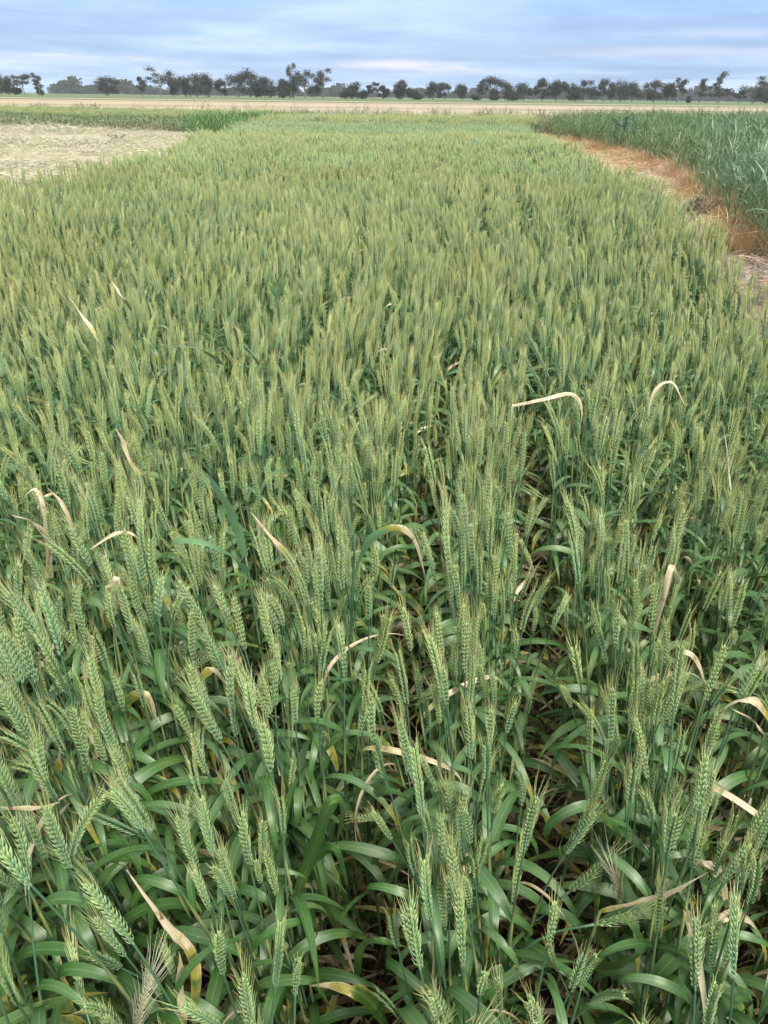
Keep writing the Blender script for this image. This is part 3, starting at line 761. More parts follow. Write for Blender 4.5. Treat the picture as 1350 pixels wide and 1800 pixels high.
scatter('sprayed_grass', 'orange brown sprayed dead grass along the edge of the right plot', 'dead grass', [L3(P_RUSTF, P, .15, 1.0, .3), L3(P_RUSTU, U, .2, .62, .28), L3(P_RUSTU, U2, .3, .42, .25)])
P = grid_fill([(2.0, 5.2), (3.0, 8.6), (5.2, 9.8), (6, 8), (5, 5.5)], .3, .2, 5, 10)
scatter('soil_litter', 'scattered straw bits on the bare soil at the right edge', 'straw', [L3(P_PALE, P, .1, .6, .3)])
# right plot
rp = [(x - .25 - (.0 if y > 13 else .2), y) for x, y in rb]
right_plot = [(5.0, 6.0)] + rp + [(9, 40), (32, 42), (32, 6)]
P = grid_fill(right_plot, .27, .12, 6, 41.5); P = P[P[:, 0] < 1.5 + .60 * P[:, 1] + 1]
P = P[rng.random(len(P)) < np.clip(.45 + (P[:, 0] - np.interp(P[:, 1], [a[1] for a in rp], [a[0] for a in rp])) * .8 + .3 * smooth_noise(P[:, 0], P[:, 1], 2.2, 91), 0, 1)]
edge_d = P[:, 0] - np.interp(P[:, 1], [a[1] for a in rp], [a[0] for a in rp])
nz = smooth_noise(P[:, 0], P[:, 1], .5, 31)
isoat = (edge_d > 2.2 - .10 * P[:, 1] * 0 + .6 * nz) | ((P[:, 1] < 14.5) & (edge_d > .1))
low = (~isoat) & (edge_d < .8)
scatter('tall_green_crop', 'tall blue green leafy crop filling the plot to the right', 'crop', [L3(P_OAT, P[isoat & (P[:, 1] < 24)], .12, .92, .15), L3(P_OAT2, P[isoat & (P[:, 1] >= 24)], .1, 1.08, .14), L3(P_OAT2, P[~isoat & ~low], .12, .98, .16), L3(P_OATR, P[low], .12, 1.1, .15)])
# further plots
far_poly = [(-3.3, 17), (-4.0, 22), (-3.9, 24.6), (3.95, 24.6), (3.2, 17.6)]
yel_poly = [(-4.3, 24.6), (-3.2, 31), (5.8, 32), (3.95, 24.6)]
scatter('far_green_crop', 'soft blue green cereal plot beyond the wheat', 'crop', [L3(P_FINE, grid_fill(far_poly, .34, .12, 17, 25), .04, .92, .05)])
scatter('yellowing_crop', 'yellowish green cereal plot at the far end', 'crop', [L3(P_YEL, grid_fill(yel_poly, .36, .12, 24, 32), .04, 1.0, .05)])
strip_poly = [(-45, 42.5), (-17, 36.6), (-11.4, 35.2), (-8, 35.2), (-5.3, 31), (-4.2, 33), (-4, 50), (-22, 58), (-45, 58)]
P = grid_fill(strip_poly, .42, .16, 31, 58)
bk = P[:, 1] > 39.5 + .1 * np.abs(P[:, 0]) + 1.5 * smooth_noise(P[:, 0], P[:, 1] * .2, .4, 61)
scatter('left_green_crop', 'low green standing crop behind the mown straw', 'crop', [L3(P_STRIP, P[~bk], .05, 1.05, .1), L3(P_YEL, P[bk], .05, .66, .1)])
bri_poly = [(-8.2, 33), (-5, 28), (-4.0, 29), (-3.2, 33), (-3.0, 41), (-9, 42)]
P = grid_fill(bri_poly, .36, .16, 27, 42)
scatter('bright_grass', 'bright green taller grass at the far left corner of the plot', 'grass', [L3(P_BRI, P, .08, .85, .14)])
# weedy margin behind the plots
M_WEEDD = blade_mat('dead_weed', (0.22, 0.17, 0.15, 1), (0.32, 0.27, 0.24, 1), dry=(.30, .22, .20, 1), rough=.8, spec=.1)
P_WEED = [proto('dead_weed', tall_grass(6700 + i, 22, .7, (.45, .8), .010, (.1, .2), M_WEEDD, nl=5, base_dry=.2, segs=3, lean=.3), [M_WEEDD]) for i in range(3)]
wp = [(-30, 58), (-4, 50), (-3, 34), (6, 33.5), (9, 41), (32, 43), (32, 52), (-30, 62)]
P = grid_fill(wp, .9, .45, 33, 62); P = P[rng.random(len(P)) < .8]
scatter('weedy_margin', 'mixed green and brown weeds along the back of the plots', 'weeds', [L3(P_WEED, P[::3], .15, 1.0, .35), L3(P_OATR, P[1::3], .12, 1.0, .25), L3(P_STRIP, P[2::3], .12, .95, .25)])
P = grid_fill([(-42, 46), (42, 50), (60, 95), (-60, 92)], 1.15, .5, 44, 95)
scatter('stubble_tufts', 'rows of cut stubble standing in the pale paddock', 'stubble', [L3(P_STUB, P, .05, 1, .2, .03)])

# dead leaves and stubble on the soil under the wheat
P = grid_fill([(-1.3, -.2), (1.3, -.2), (1.9, 2.4), (-1.9, 2.4)], .16, .1, -.2, 2.4)
M_LITTER = blade_mat('dead_leaf_litter', (0.16, 0.10, 0.06, 1), (0.30, 0.21, 0.13, 1), dry=(.24, .16, .10, 1), rough=.8, spec=.1, trans=.1)
P_LIT = [proto('litter', straw_clump(5600 + i, 13, .3, .05, (.08, .2), .010, 1.5, .3), [M_LITTER]) for i in range(3)]
scatter('leaf_litter', 'dead brown leaves fallen on the dark soil between the wheat rows', 'leaf litter', [L3(P_LIT, P, .2, 1, .2)])

# ------------------------------------------------------------------ trees on the skyline
def bark_mat():
    s = MT('bark'); P = s.coord()
    return s.finish(s.mix(s.noise(1.5, P, 4), (0.10, 0.075, 0.06, 1), (0.26, 0.21, 0.18, 1)), .9, .1)
M_BARK = bark_mat()
def crown_mat():
    s = MT('gum_leaves'); r, loc = s.obj(); P = s.coord()
    c = s.mix(s.rng(s.noise(.5, P, 3), .3, .7), (0.020, 0.028, 0.020, 1), (0.060, 0.066, 0.046, 1))
    c = s.mix(s.math('MULTIPLY', s.rng(r, .5, 1.0), .5), c, (0.055, 0.042, 0.036, 1))
    return s.finish(c, .7, .2, .15)
M_CROWN = crown_mat()
DIST = 430.0
PXM = DIST / 1640.0
def make_tree(px, top, base, wpx, style, label, dist=DIST, name='gum_tree'):
    rnd = random.Random(int(px * 10) + int(top)); b = far(px, base, dist); b.z = 0
    rr = math.hypot((px - 675) / FPX, 1); sc = dist / 1640.0
    Hh = (base - top) * sc * 1.0; Wd = wpx * dist / 1490.0
    o = bpy.data.objects.new(name, None); COL.objects.link(o); o.location = b; tag(o, label, 'bush' if style == 'bush' else 'tree', 'trees along the skyline' if style != 'bush' else 'bushes under the skyline trees')
    Wd *= 1.5 if style != 'bush' else 1.35; Hh *= 1.12
    mb = MB(); tr = MB()
    lobes = []   # centre, radii
    if style == 'bush':
        for k in range(5): lobes.append((rnd.uniform(-.28, .28) * Wd, rnd.uniform(-.2, .2) * Wd, Hh * rnd.uniform(.35, .7), Wd * .28, Hh * .32))
    elif style == 'dense':
        for k in range(13):
            a = rnd.uniform(0, 6.28); q = rnd.uniform(0, .34); z = rnd.uniform(.2, .80); k2 = 1 - .9 * max(0, z - .5)
            lobes.append((math.cos(a) * q * Wd * k2, math.sin(a) * q * Wd * k2, Hh * z, Wd * rnd.uniform(.14, .20), Hh * rnd.uniform(.14, .22)))
    elif style == 'open':
        for k in range(10):
            a = rnd.uniform(0, 6.28); q = rnd.uniform(.1, .38); z = rnd.uniform(.42, .88); k2 = 1 - .7 * max(0, z - .6)
            lobes.append((math.cos(a) * q * Wd * k2, math.sin(a) * q * Wd, Hh * z, Wd * rnd.uniform(.11, .17), Hh * rnd.uniform(.07, .12)))
    elif style == 'umbrella':
        for k in range(10):
            a = rnd.uniform(0, 6.28); q = rnd.uniform(.05, .38); z = .86 - q * .7 + rnd.uniform(-.05, .04)
            lobes.append((math.cos(a) * q * Wd, math.sin(a) * q * Wd, Hh * z, Wd * rnd.uniform(.12, .18), Hh * rnd.uniform(.11, .18)))
        for k in range(5): lobes.append((rnd.uniform(-.3, .3) * Wd, 0, Hh * rnd.uniform(.22, .5), Wd * .13, Hh * .13))
    else:  # slim
        for k in range(8):
            z = .35 + .58 * k / 7; lobes.append((rnd.uniform(-.22, .22) * Wd, rnd.uniform(-.2, .2) * Wd, Hh * z, Wd * rnd.uniform(.13, .24), Hh * rnd.uniform(.06, .11)))
    if style != 'bush':
        tz = max(l[2] for l in lobes); lx = rnd.uniform(-.06, .06) * Wd
        tube(tr, [[0, 0, -.2], [lx * .4, 0, tz * .3], [lx, 0, tz * .62], [lx * 1.2, 0, tz * .95]], [Hh * .026 + .05, Hh * .02, Hh * .013, .04], 6, [(0, 0, 0)] * 4, 0)
        for (x, y, z, rx, rz) in lobes[:9]:
            z0 = z * rnd.uniform(.45, .65); f = z0 / tz
            tube(tr, [[lx * f, 0, z0], [(x + lx * f) * .5, y * .5, (z + z0) * .52], [x, y, z]], [Hh * .011, Hh * .008, .03], 4, [(0, 0, 0)] * 3, 0, False)
    else: tube(tr, [[0, 0, -.1], [0, 0, Hh * .5]], [.15, .08], 5, [(0, 0, 0)] * 2, 0)
    V = []; F = []
    for (x, y, z, rx, rz) in lobes:
        n = int({'bush': 130, 'dense': 120, 'open': 95, 'umbrella': 100, 'slim': 80}[style] * 1.9)
        for k in range(n):
            v = np.array([rnd.gauss(0, 1) for _ in range(3)]); v /= np.linalg.norm(v); rad = rnd.uniform(.2, 1.08)
            c = np.array([x, y, z]) + v * rad * np.array([rx, rx, rz]) * 1.30; s = rnd.uniform(.14, .36)
            u = np.array([rnd.gauss(0, 1) for _ in range(3)]); u /= np.linalg.norm(u); w = np.cross(u, v + .01); w /= np.linalg.norm(w) + 1e-9
            i = len(V); V += [c - u * s, c + w * s * .8, c + u * s, c - w * s * .8]; F.append((i, i + 1, i + 2, i + 3))
    mb.add(V, F, np.zeros((len(V), 3)))
    link('trunk', tr.mesh('trunk', [M_BARK]), o); link('crown', mb.mesh('crown', [M_CROWN], False), o)
    return o
BASE = lambda x: 167.4 + .0116 * x
TREES = [
 (3, 136, 22, 'dense', 'dark gum tree cut by the left edge of the photo'),
 (18, 135, 20, 'dense', 'second gum tree from the left, beside the one on the edge'),
 (44, 135, 36, 'open', 'open branching gum with sky showing through, near the left edge'),
 (29, 156, 16, 'bush', 'low dark bush under the open gum near the left edge'),
 (71, 136, 16, 'slim', 'thin half bare gum standing just left of the wide gap'),
 (74, 157, 10, 'bush', 'small bush at the foot of the thin half bare gum'),
 (189, 138, 38, 'umbrella', 'rounded lone gum in front of the hazy left treeline'),
 (189, 150, 26, 'bush', 'dark shrub mass beneath the lone rounded gum'),
 (251, 141, 18, 'slim', 'small slender gum left of the tall airy gum'),
 (284, 123, 40, 'open', 'tall airy gum at the left end of the main row'),
 (307, 139, 20, 'dense', 'dark rounded tree right of the tall airy gum'),
 (327, 138, 24, 'dense', 'broad dark tree second right of the tall airy gum'),
 (347, 131, 30, 'dense', 'high domed gum in the left half of the main row'),
 (366, 133, 28, 'dense', 'domed gum leaning against its taller left neighbour'),
 (389, 144, 20, 'umbrella', 'smaller flat topped gum between two big dark crowns'),
 (419, 134, 44, 'dense', 'very wide dark gum left of the highest flat crown'),
 (440, 126, 32, 'umbrella', 'high flat crowned gum rising behind a wide dark one'),
 (452, 157, 16, 'bush', 'round bush under the high flat crown'),
 (466, 139, 32, 'umbrella', 'brownish gum with flat crown right of the round bush'),
 (475, 150, 18, 'bush', 'dark squat bush before the brownish flat gum'),
 (499, 143, 22, 'dense', 'dark medium gum at the foot of the tall narrow one'),
 (498, 158, 14, 'bush', 'small bush at the base of the medium gum'),
 (512, 121, 20, 'slim', 'tallest narrow gum with a tufted top, left of centre'),
 (516, 139, 24, 'dense', 'thick lower crown beside the tallest narrow gum'),
 (537, 128, 30, 'open', 'reddish gum between the two tallest spindly gums'),
 (553, 150, 18, 'bush', 'reddish shrub between the two spindly gums'),
 (568, 123, 30, 'open', 'spindly gum with bare trunk right before the big gap'),
 (606, 160, 16, 'bush', 'low bush at the left start of the centre row'),
 (619, 144, 30, 'dense', 'first big gum right of the centre gap'),
 (638, 160, 14, 'bush', 'small round bush right of the first centre gum'),
 (655, 149, 18, 'open', 'small ragged gum near the middle of the photo'),
 (673, 155, 18, 'umbrella', 'tiny flat gum at the very middle of the photo'),
 (705, 145, 28, 'umbrella', 'umbrella shaped gum just right of the middle'),
 (700, 160, 16, 'bush', 'dark undergrowth beneath the umbrella shaped gum'),
 (724, 152, 20, 'dense', 'rounded gum beside the umbrella shaped one'),
 (736, 168, 12, 'bush', 'tiny bush alone right of the rounded gum'),
 (761, 147, 24, 'dense', 'leafy gum joined to a bare limbed neighbour'),
 (780, 149, 20, 'umbrella', 'bare limbed gum with thin flat crown'),
 (812, 152, 22, 'dense', 'solitary small gum between two gaps right of middle'),
 (836, 168, 16, 'bush', 'flat dark bush left of the tall domed gum'),
 (843, 145, 20, 'slim', 'slim sparse gum leaning on the tall domed gum'),
 (863, 139, 32, 'umbrella', 'tall domed gum, highest right of the middle'),
 (869, 168, 14, 'bush', 'dark bush under the tall domed gum'),
 (893, 147, 26, 'dense', 'dense egg shaped gum right of the tall domed one'),
 (903, 170, 12, 'bush', 'tiny dark bush right of the egg shaped gum'),
 (920, 149, 28, 'dense', 'dense squat gum in the right centre row'),
 (938, 155, 16, 'open', 'low ragged gum filling the gap after the squat one'),
 (953, 143, 26, 'umbrella', 'arched gum with light showing under its crown'),
 (977, 146, 20, 'dense', 'narrow dark gum left of a matching twin'),
 (990, 146, 20, 'open', 'narrow twin gum with a more open crown'),
 (1010, 149, 28, 'dense', 'broad gum left of the leaning dark bush'),
 (1024, 145, 28, 'open', 'airy gum touching the broad gum on its left'),
 (1043, 154, 24, 'bush', 'large dark bush in the right hand row'),
 (1060, 143, 26, 'umbrella', 'domed gum directly above the large dark bush'),
 (1074, 152, 14, 'slim', 'small thin gum left of the widest right crown'),
 (1091, 142, 34, 'dense', 'widest dark gum of the right hand row'),
 (1111, 148, 30, 'dense', 'right shoulder gum sloping down from the widest crown'),
 (1149, 143, 34, 'umbrella', 'wide domed gum right of a narrow gap'),
 (1146, 156, 22, 'bush', 'shrub mass below the wide domed gum'),
 (1172, 148, 26, 'dense', 'reddish brown gum right of the wide domed one'),
 (1190, 142, 26, 'open', 'gum with a pale pointed top in the right row'),
 (1209, 171, 7, 'bush', 'tiny post like shrub standing alone'),
 (1228, 145, 18, 'slim', 'lollipop gum on a bare trunk before the right gap'),
 (1259, 135, 20, 'slim', 'gum with a tall spire top near the right'),
 (1262, 155, 42, 'open', 'spreading low gum around the tall spire'),
 (1298, 162, 16, 'open', 'little gum left of the last big one'),
 (1322, 136, 44, 'open', 'big spreading gum near the right edge'),
 (1330, 158, 20, 'bush', 'dark shrubs beneath the big gum near the right edge'),
 (1347, 158, 14, 'dense', 'low gum cut by the right edge of the photo'),
]
for px, top, w, st, lab in TREES: make_tree(px, top, BASE(px), w, st, lab, DIST + (hash((px, 7)) % 17 - 8), 'bush' if st == 'bush' else 'gum_tree')
# hazy treeline far beyond
def treeline():
    rnd = random.Random(77); V = []; F = []
    D = 1050.0; top_of = lambda x: 152 + 5 * math.sin(x * .05) + 4 * math.sin(x * .131 + 1)
    for a, b, dh in ((96, 172, -4), (172, 300, 2), (300, 420, 3), (420, 606, 5), (606, 780, 12), (780, 860, 12), (860, 1130, 10), (1130, 1349, 9), (-200, 30, 0), (1349, 1500, 0)):
        x = a
        while x < b:
            bs = BASE(x) - 3; tp = top_of(x) + dh + rnd.uniform(-2, 4) - (9 if abs(x - 133) < 4 else 0) + max(0, 6 - min(x - a, b - x) * .5)
            c0 = far(x, bs, D + rnd.uniform(-60, 60)); Hh = max(3, (bs - tp) * D / 1640)
            for k in range(60):
                c = np.array([c0.x + rnd.gauss(0, 3.2), c0.y + rnd.uniform(-6, 6), rnd.uniform(0, 1) ** .8 * Hh]); c[2] = min(c[2], Hh)
                s = rnd.uniform(.8, 1.7); u = np.array([rnd.gauss(0, 1), rnd.gauss(0, .5), rnd.gauss(0, 1)]); u /= np.linalg.norm(u); w = np.cross(u, [0.1, 1, .1]); w /= np.linalg.norm(w)
                i = len(V); V += [c - u * s, c + w * s, c + u * s, c - w * s]; F.append((i, i + 1, i + 2, i + 3))
            x += 2.2
    mb = MB(); mb.add(V, F, np.zeros((len(V), 3)))
    o = link('distant_treeline', mb.mesh('distant_treeline', [M_CROWN], False)); tag(o, 'far blue grey wood along the horizon behind the gums', 'wood', None, 'stuff')
treeline()

# ------------------------------------------------------------------ single plants that stand out
M_WOAT = blade_mat('wild_oat_blade', (0.14, 0.30, 0.14, 1), (0.17, 0.33, 0.18, 1), rough=.4, spec=.5, trans=.45)
def spline(pts, n):
    P = [Vector(p) for p in pts]; P = [P[0] * 2 - P[1]] + P + [P[-1] * 2 - P[-2]]; out = []
    segs = len(P) - 3
    for i in range(n + 1):
        u = i / n * segs; k = min(segs - 1, int(u)); t = u - k; a, b, c, d = P[k:k + 4]
        out.append(.5 * ((2 * b) + (c - a) * t + (2 * a - 5 * b + 4 * c - d) * t * t + (3 * b - a - 3 * c + d) * t ** 3))
    return np.array([tuple(p) for p in out])
def ribbon(pts, width, dry0, dry1, seed, n=16, twist=.5, keel=.35):
    rnd = random.Random(seed); P = spline(pts, n); T = np.gradient(P, axis=0); T /= np.linalg.norm(T, axis=1)[:, None]
    mb = MB(); V = []; A = []; tw = rnd.uniform(-twist, twist) * 1.5; prev = None; ph = rnd.uniform(0, 6); keel = keel + .35 * max(dry0, dry1)
    for i in range(n + 1):
        t = i / n; view = np.array([0, -.55, .83]); S = np.cross(T[i], view); S /= np.linalg.norm(S) + 1e-9
        if prev is not None and S.dot(prev) < 0: S = -S
        prev = S; N2 = np.cross(T[i], S); a = tw * (t * 2 - .6) + .5 + (.15 + .45 * max(dry0, dry1) * rnd.uniform(.7, 1.3)) * math.sin(t * 8 + ph); S2 = S * math.cos(a) + N2 * math.sin(a); N3 = np.cross(T[i], S2)
        w = .8 * width * .5 * (.6 + .4 * min(1, t * 4)) * (1 - max(0, (t - .4) / .6) ** 1.8) * rnd.uniform(.85, 1.1) + .0003
        for c in (-1, 0, 1): V.append(P[i] + S2 * w * c + N3 * keel * w * abs(c)); A.append((t * .2, c, dry0 + (dry1 - dry0) * t))
    F = []
    for i in range(n): b = i * 3; F += [(b, b + 1, b + 4, b + 3), (b + 1, b + 2, b + 5, b + 4)]
    mb.add(V, F, A); return mb
def special(name, label, cat, ribbons, ears=(), stalk=None, group=None, mat=None):
    kz = .945
    ribbons = [([(p[0], p[1], p[2] * kz) for p in q[0]],) + tuple(q[1:]) for q in ribbons]
    ears = [((q[0][0], q[0][1], q[0][2] * kz), (q[1][0], q[1][1], q[1][2] * kz)) + tuple(q[2:]) for q in ears]
    """ribbons: (points given as photo x, photo y, height; width; dry0; dry1); the plant is rooted below the first point"""
    mat = mat or M_LEAF
    a = [hit(*p) for p in (ribbons[0][0] if ribbons else [ears[0][0]])][0]
    root = Vector((a.x + random.uniform(-.03, .03), a.y + random.uniform(.0, .05), 0))
    if ears:
        q = (hit(*ears[0][1]) - hit(*ears[0][0])).normalized(); root = Vector((a.x - q.x * .16, a.y - q.y * .16, 0))
    o = bpy.data.objects.new(name, None); COL.objects.link(o); o.location = root; tag(o, label, cat, group)
    tops = []
    for k, (pts, w, d0, d1) in enumerate(ribbons):
        P = [hit(*p) - root for p in pts]
        link('leaf', ribbon(P, w, d0, d1, int(pts[0][0] + pts[0][1] * 7)).mesh('leaf', [mat]), o)
        st = MB(); q = P[0]; Q = spline([(0, 0, 0), (q.x * .25, q.y * .25, q.z * .4), (q.x * .8, q.y * .8, q.z * .85), tuple(q)], 8)
        tube(st, Q, [.0022] * 7 + [.002, .0016], 5, [(i / 8, 0, d0 * .6) for i in range(9)]); link('stem', st.mesh('stem', [M_STEM]), o)
    for (A, B, ei, wd, em) in ears:
        a = hit(*A) - root; b = hit(*B) - root; d = (b - a); L = d.length; d.normalize()
        st = MB(); h1 = 1 - .45 * abs(d.z) if abs(d.z) > .5 else .93
        Q = spline([(0, 0, 0), (a.x * .12, a.y * .12, a.z * .42), (a.x * .38, a.y * .38, a.z * .80), tuple(a - d * .055 - Vector((0, 0, .012))), tuple(a)], 14)
        tube(st, Q, [.0021] * 10 + [.0016] * 5, 5, [(i / 14, 0, 0) for i in range(15)]); link('stem', st.mesh('stem', [M_STEM]), o)
        e, aw, _ = ear(ei, 0, .026 if wd < 9 else .05, ln=L * .82, dry=0 if wd < 9 else .8, wid=min(wd, 1.0) if wd < 9 else .8, spread=1 if wd < 9 else 1.8)
        M = Matrix.Translation(a) @ d.to_track_quat('Z', 'Y').to_matrix().to_4x4()
        eo = link('ear', e.mesh('ear', [em or M_EAR]), o, M); link('awns', aw.mesh('awns', [M_AWN]), eo)
    return o
G2 = 'wheat plants with dried or folded leaves'
D = lambda *a: a
SP = [
 ('long bleached leaf pointing up left, in the bottom left corner', [([(346, 1815, .58), (342, 1700, .69), (298, 1628, .77), (222, 1528, .86)], .013, .25, 1.0)]),
 ('narrow straight tan leaf beside the long bleached leaf at lower left', [([(320, 1830, .56), (319, 1740, .66), (314, 1672, .74)], .012, .8, 1.0)]),
 ('upright leaf turning yellow at its tip, at far left of the bottom', [([(130, 1810, .50), (112, 1745, .60), (104, 1678, .68)], .015, .25, .62)]),
 ('twisted tan leaf on the left side of the lower quarter', [([(38, 1520, .56), (70, 1470, .66), (122, 1412, .78)], .012, .5, 1.0)]),
 ('tan blade lying flat across the left edge', [([(-30, 1424, .76), (40, 1422, .79), (106, 1410, .82)], .007, .9, 1.0)]),
 ('brown curling leaf beside the left edge under the flat tan blade', [([(60, 1395, .60), (75, 1340, .70), (84, 1296, .79)], .010, .7, 1.0)]),
 ('thin dried blade slanting up right, low on the right', [([(1055, 1602, .66), (1110, 1592, .70), (1180, 1570, .75), (1246, 1533, .81)], .008, .45, 1.0)]),
 ('broad orange brown leaf curled over, low on the right', [([(1282, 1612, .50), (1275, 1545, .65), (1240, 1513, .70), (1212, 1535, .66)], .020, .5, 1.0)]),
 ('arched tan leaf below the broad curled brown one', [([(1345, 1660, .48), (1315, 1612, .60), (1268, 1612, .64), (1212, 1662, .56)], .015, .55, 1.0)]),
 ('pale hooked leaf in the right half, above the lower third', [([(1242, 1210, .72), (1228, 1160, .82), (1198, 1145, .84), (1184, 1188, .77)], .012, .6, 1.0)]),
 ('folded tan leaf hanging down, right of centre', [([(1192, 1022, .82), (1184, 994, .88), (1166, 1050, .82), (1144, 1130, .70)], .013, .7, 1.0)]),
 ('tan arched leaves on the right edge at two thirds down', [([(1365, 1285, .68), (1338, 1236, .78), (1296, 1230, .81), (1262, 1252, .78)], .016, .4, 1.0), ([(1345, 1290, .66), (1320, 1262, .75), (1285, 1245, .79)], .008, .8, 1.0)]),
 ('cluster of pale dead leaves near the left edge at mid height', [([(80, 1005, .68), (82, 915, .83), (62, 858, .90), (28, 892, .86)], .011, .8, 1.0), ([(90, 1015, .66), (80, 930, .80), (72, 880, .88)], .012, .8, 1.0), ([(136, 965, .76), (118, 900, .86), (84, 858, .91)], .010, .8, 1.0), ([(100, 960, .76), (60, 918, .84), (20, 905, .87)], .008, .9, 1.0)]),
 ('thin tan hook shaped leaf left of the tall broad grass leaf', [([(236, 1005, .76), (243, 952, .86), (205, 938, .88), (158, 966, .85)], .010, .6, 1.0)]),
 ('creamy folded leaf hanging at left centre', [([(186, 1030, .84), (204, 1022, .86), (204, 1060, .80), (190, 1115, .70)], .015, .9, .4)]),
 ('thin tan leaf bent like a hook, upper right of centre', [([(900, 714, .93), (960, 700, .96), (1006, 693, .96), (1024, 720, .92), (1018, 760, .86)], .010, .9, 1.0)]),
 ('tan bent leaf right of the hook shaped one', [([(1140, 745, .85), (1150, 690, .93), (1182, 673, .95), (1204, 712, .90)], .009, .8, 1.0)]),
 ('big arched leaf with a brown tip at lower left', [([(182, 1300, .56), (212, 1245, .70), (254, 1222, .76), (278, 1275, .67)], .017, .05, .85)]),
 ('tan leaf slanting down right behind the broad grass leaf', [([(530, 1000, .78), (492, 958, .85), (440, 900, .93)], .011, .3, 1.0)]),
 ('bright green folded leaf with yellow end at the bottom centre', [([(690, 1815, .46), (650, 1760, .58), (612, 1737, .62), (545, 1733, .58)], .020, .0, .75)]),
 ('glossy arched leaf over the dark gap at lower centre', [([(636, 1462, .44), (652, 1405, .60), (688, 1392, .66), (745, 1424, .62)], .016, .0, .25)]),
 ('second glossy arched leaf below the first over the dark gap', [([(655, 1540, .42), (668, 1492, .55), (700, 1470, .62), (740, 1478, .63)], .015, .1, .3)]),
 ('tall upright leaf folded over at its top, lower centre left', [([(498, 1640, .36), (545, 1510, .58), (578, 1418, .78), (600, 1422, .76), (590, 1490, .64)], .020, .0, .15)]),
 ('broad arched leaf right of the folded upright one', [([(520, 1560, .45), (560, 1500, .60), (590, 1498, .64), (612, 1560, .54)], .019, .0, .3)]),
 ('pale green arched leaf low at centre', [([(628, 1720, .40), (635, 1670, .52), (665, 1655, .58), (715, 1665, .56)], .016, .0, .15)]),
 ('twisted light green leaf crossing the lower right', [([(1040, 1700, .50), (1085, 1700, .56), (1125, 1680, .62), (1128, 1650, .64), (1085, 1600, .72)], .018, .0, .2)]),
 ('broad light leaf pointing left in the lower right quarter', [([(1115, 1478, .56), (1080, 1450, .66), (1045, 1425, .74)], .016, .1, .4)]),
 ('pale blade with brown edges standing at lower left', [([(92, 1420, .60), (98, 1360, .70), (106, 1300, .78)], .018, .25, .7)]),
 ('drooping green leaf with tan tip at left centre', [([(330, 1250, .64), (345, 1200, .75), (372, 1180, .79), (400, 1205, .76)], .016, .1, .8)]),
 ('thin white straw like leaf just above centre right', [([(1285, 860, .80), (1280, 800, .88), (1272, 750, .95)], .006, .9, 1.0)]),
 ('tan leaf with curved tip left of centre in the upper crop', [([(245, 835, .86), (222, 790, .92), (203, 752, .97)], .012, .5, 1.0)]),
 ('pale curved leaf in the upper left crop', [([(175, 600, .90), (150, 560, .96), (120, 520, 1.0)], .013, .4, 1.0)]),
 ('cream leaf standing out of the crop, upper left of centre', [([(232, 545, .90), (215, 520, .96), (196, 495, 1.0)], .012, .3, 1.0)]),
]
for lab, rb_ in SP: special('wheat_plant', lab, 'wheat', rb_)
special('wild_oat', 'tall blue green grass with broad leaf arching left, left of centre', 'grass', [
    ([(436, 1010, .80), (420, 985, .86), (370, 955, .92), (305, 952, .92), (298, 985, .86)], .016, .0, .25), ([(432, 980, .84), (412, 915, .95), (362, 828, 1.10)], .019, .0, .1)], mat=M_WOAT)
special('wild_oat', 'bluish grass stalk at centre with a thin leaf arching right', 'grass', [
    ([(622, 1010, .80), (640, 960, .90), (690, 930, .95), (728, 945, .93), (748, 1015, .82)], .014, .05, .9), ([(624, 940, .90), (606, 890, .98), (576, 832, 1.06)], .013, .0, .1)], mat=M_WOAT)
special('wild_oat', 'small bright green leaf cluster poking above the wheat at upper centre left', 'grass', [
    ([(488, 520, .92), (498, 500, .97), (505, 490, 1.0)], .022, 0, .1), ([(486, 522, .92), (478, 505, .97), (470, 498, 1.0)], .02, 0, .1)], mat=M_WOAT)
special('wild_oat', 'curved thin blue green blade above the wheat at left centre', 'grass', [([(392, 640, .92), (350, 612, 1.0), (280, 606, 1.04)], .011, .0, .3), ([(455, 640, .92), (440, 615, .97), (422, 598, 1.0)], .012, .0, .3)], mat=M_OAT)
for k, (A, B, lab) in enumerate((((908, 682, .86), (878, 592, 1.0), 'slender blue green ear, leftmost of three leaning left at upper right centre'),
        ((958, 692, .86), (916, 612, .99), 'slender blue green ear, middle of three leaning left at upper right centre'),
        ((962, 655, .88), (915, 565, 1.02), 'slender blue green ear, rightmost of three leaning left at upper right centre'))):
    special('rye_plant', lab, 'rye', [], [(A, B, 800 + k, .85, M_BLUEEAR)], group='blue green ears above the wheat')
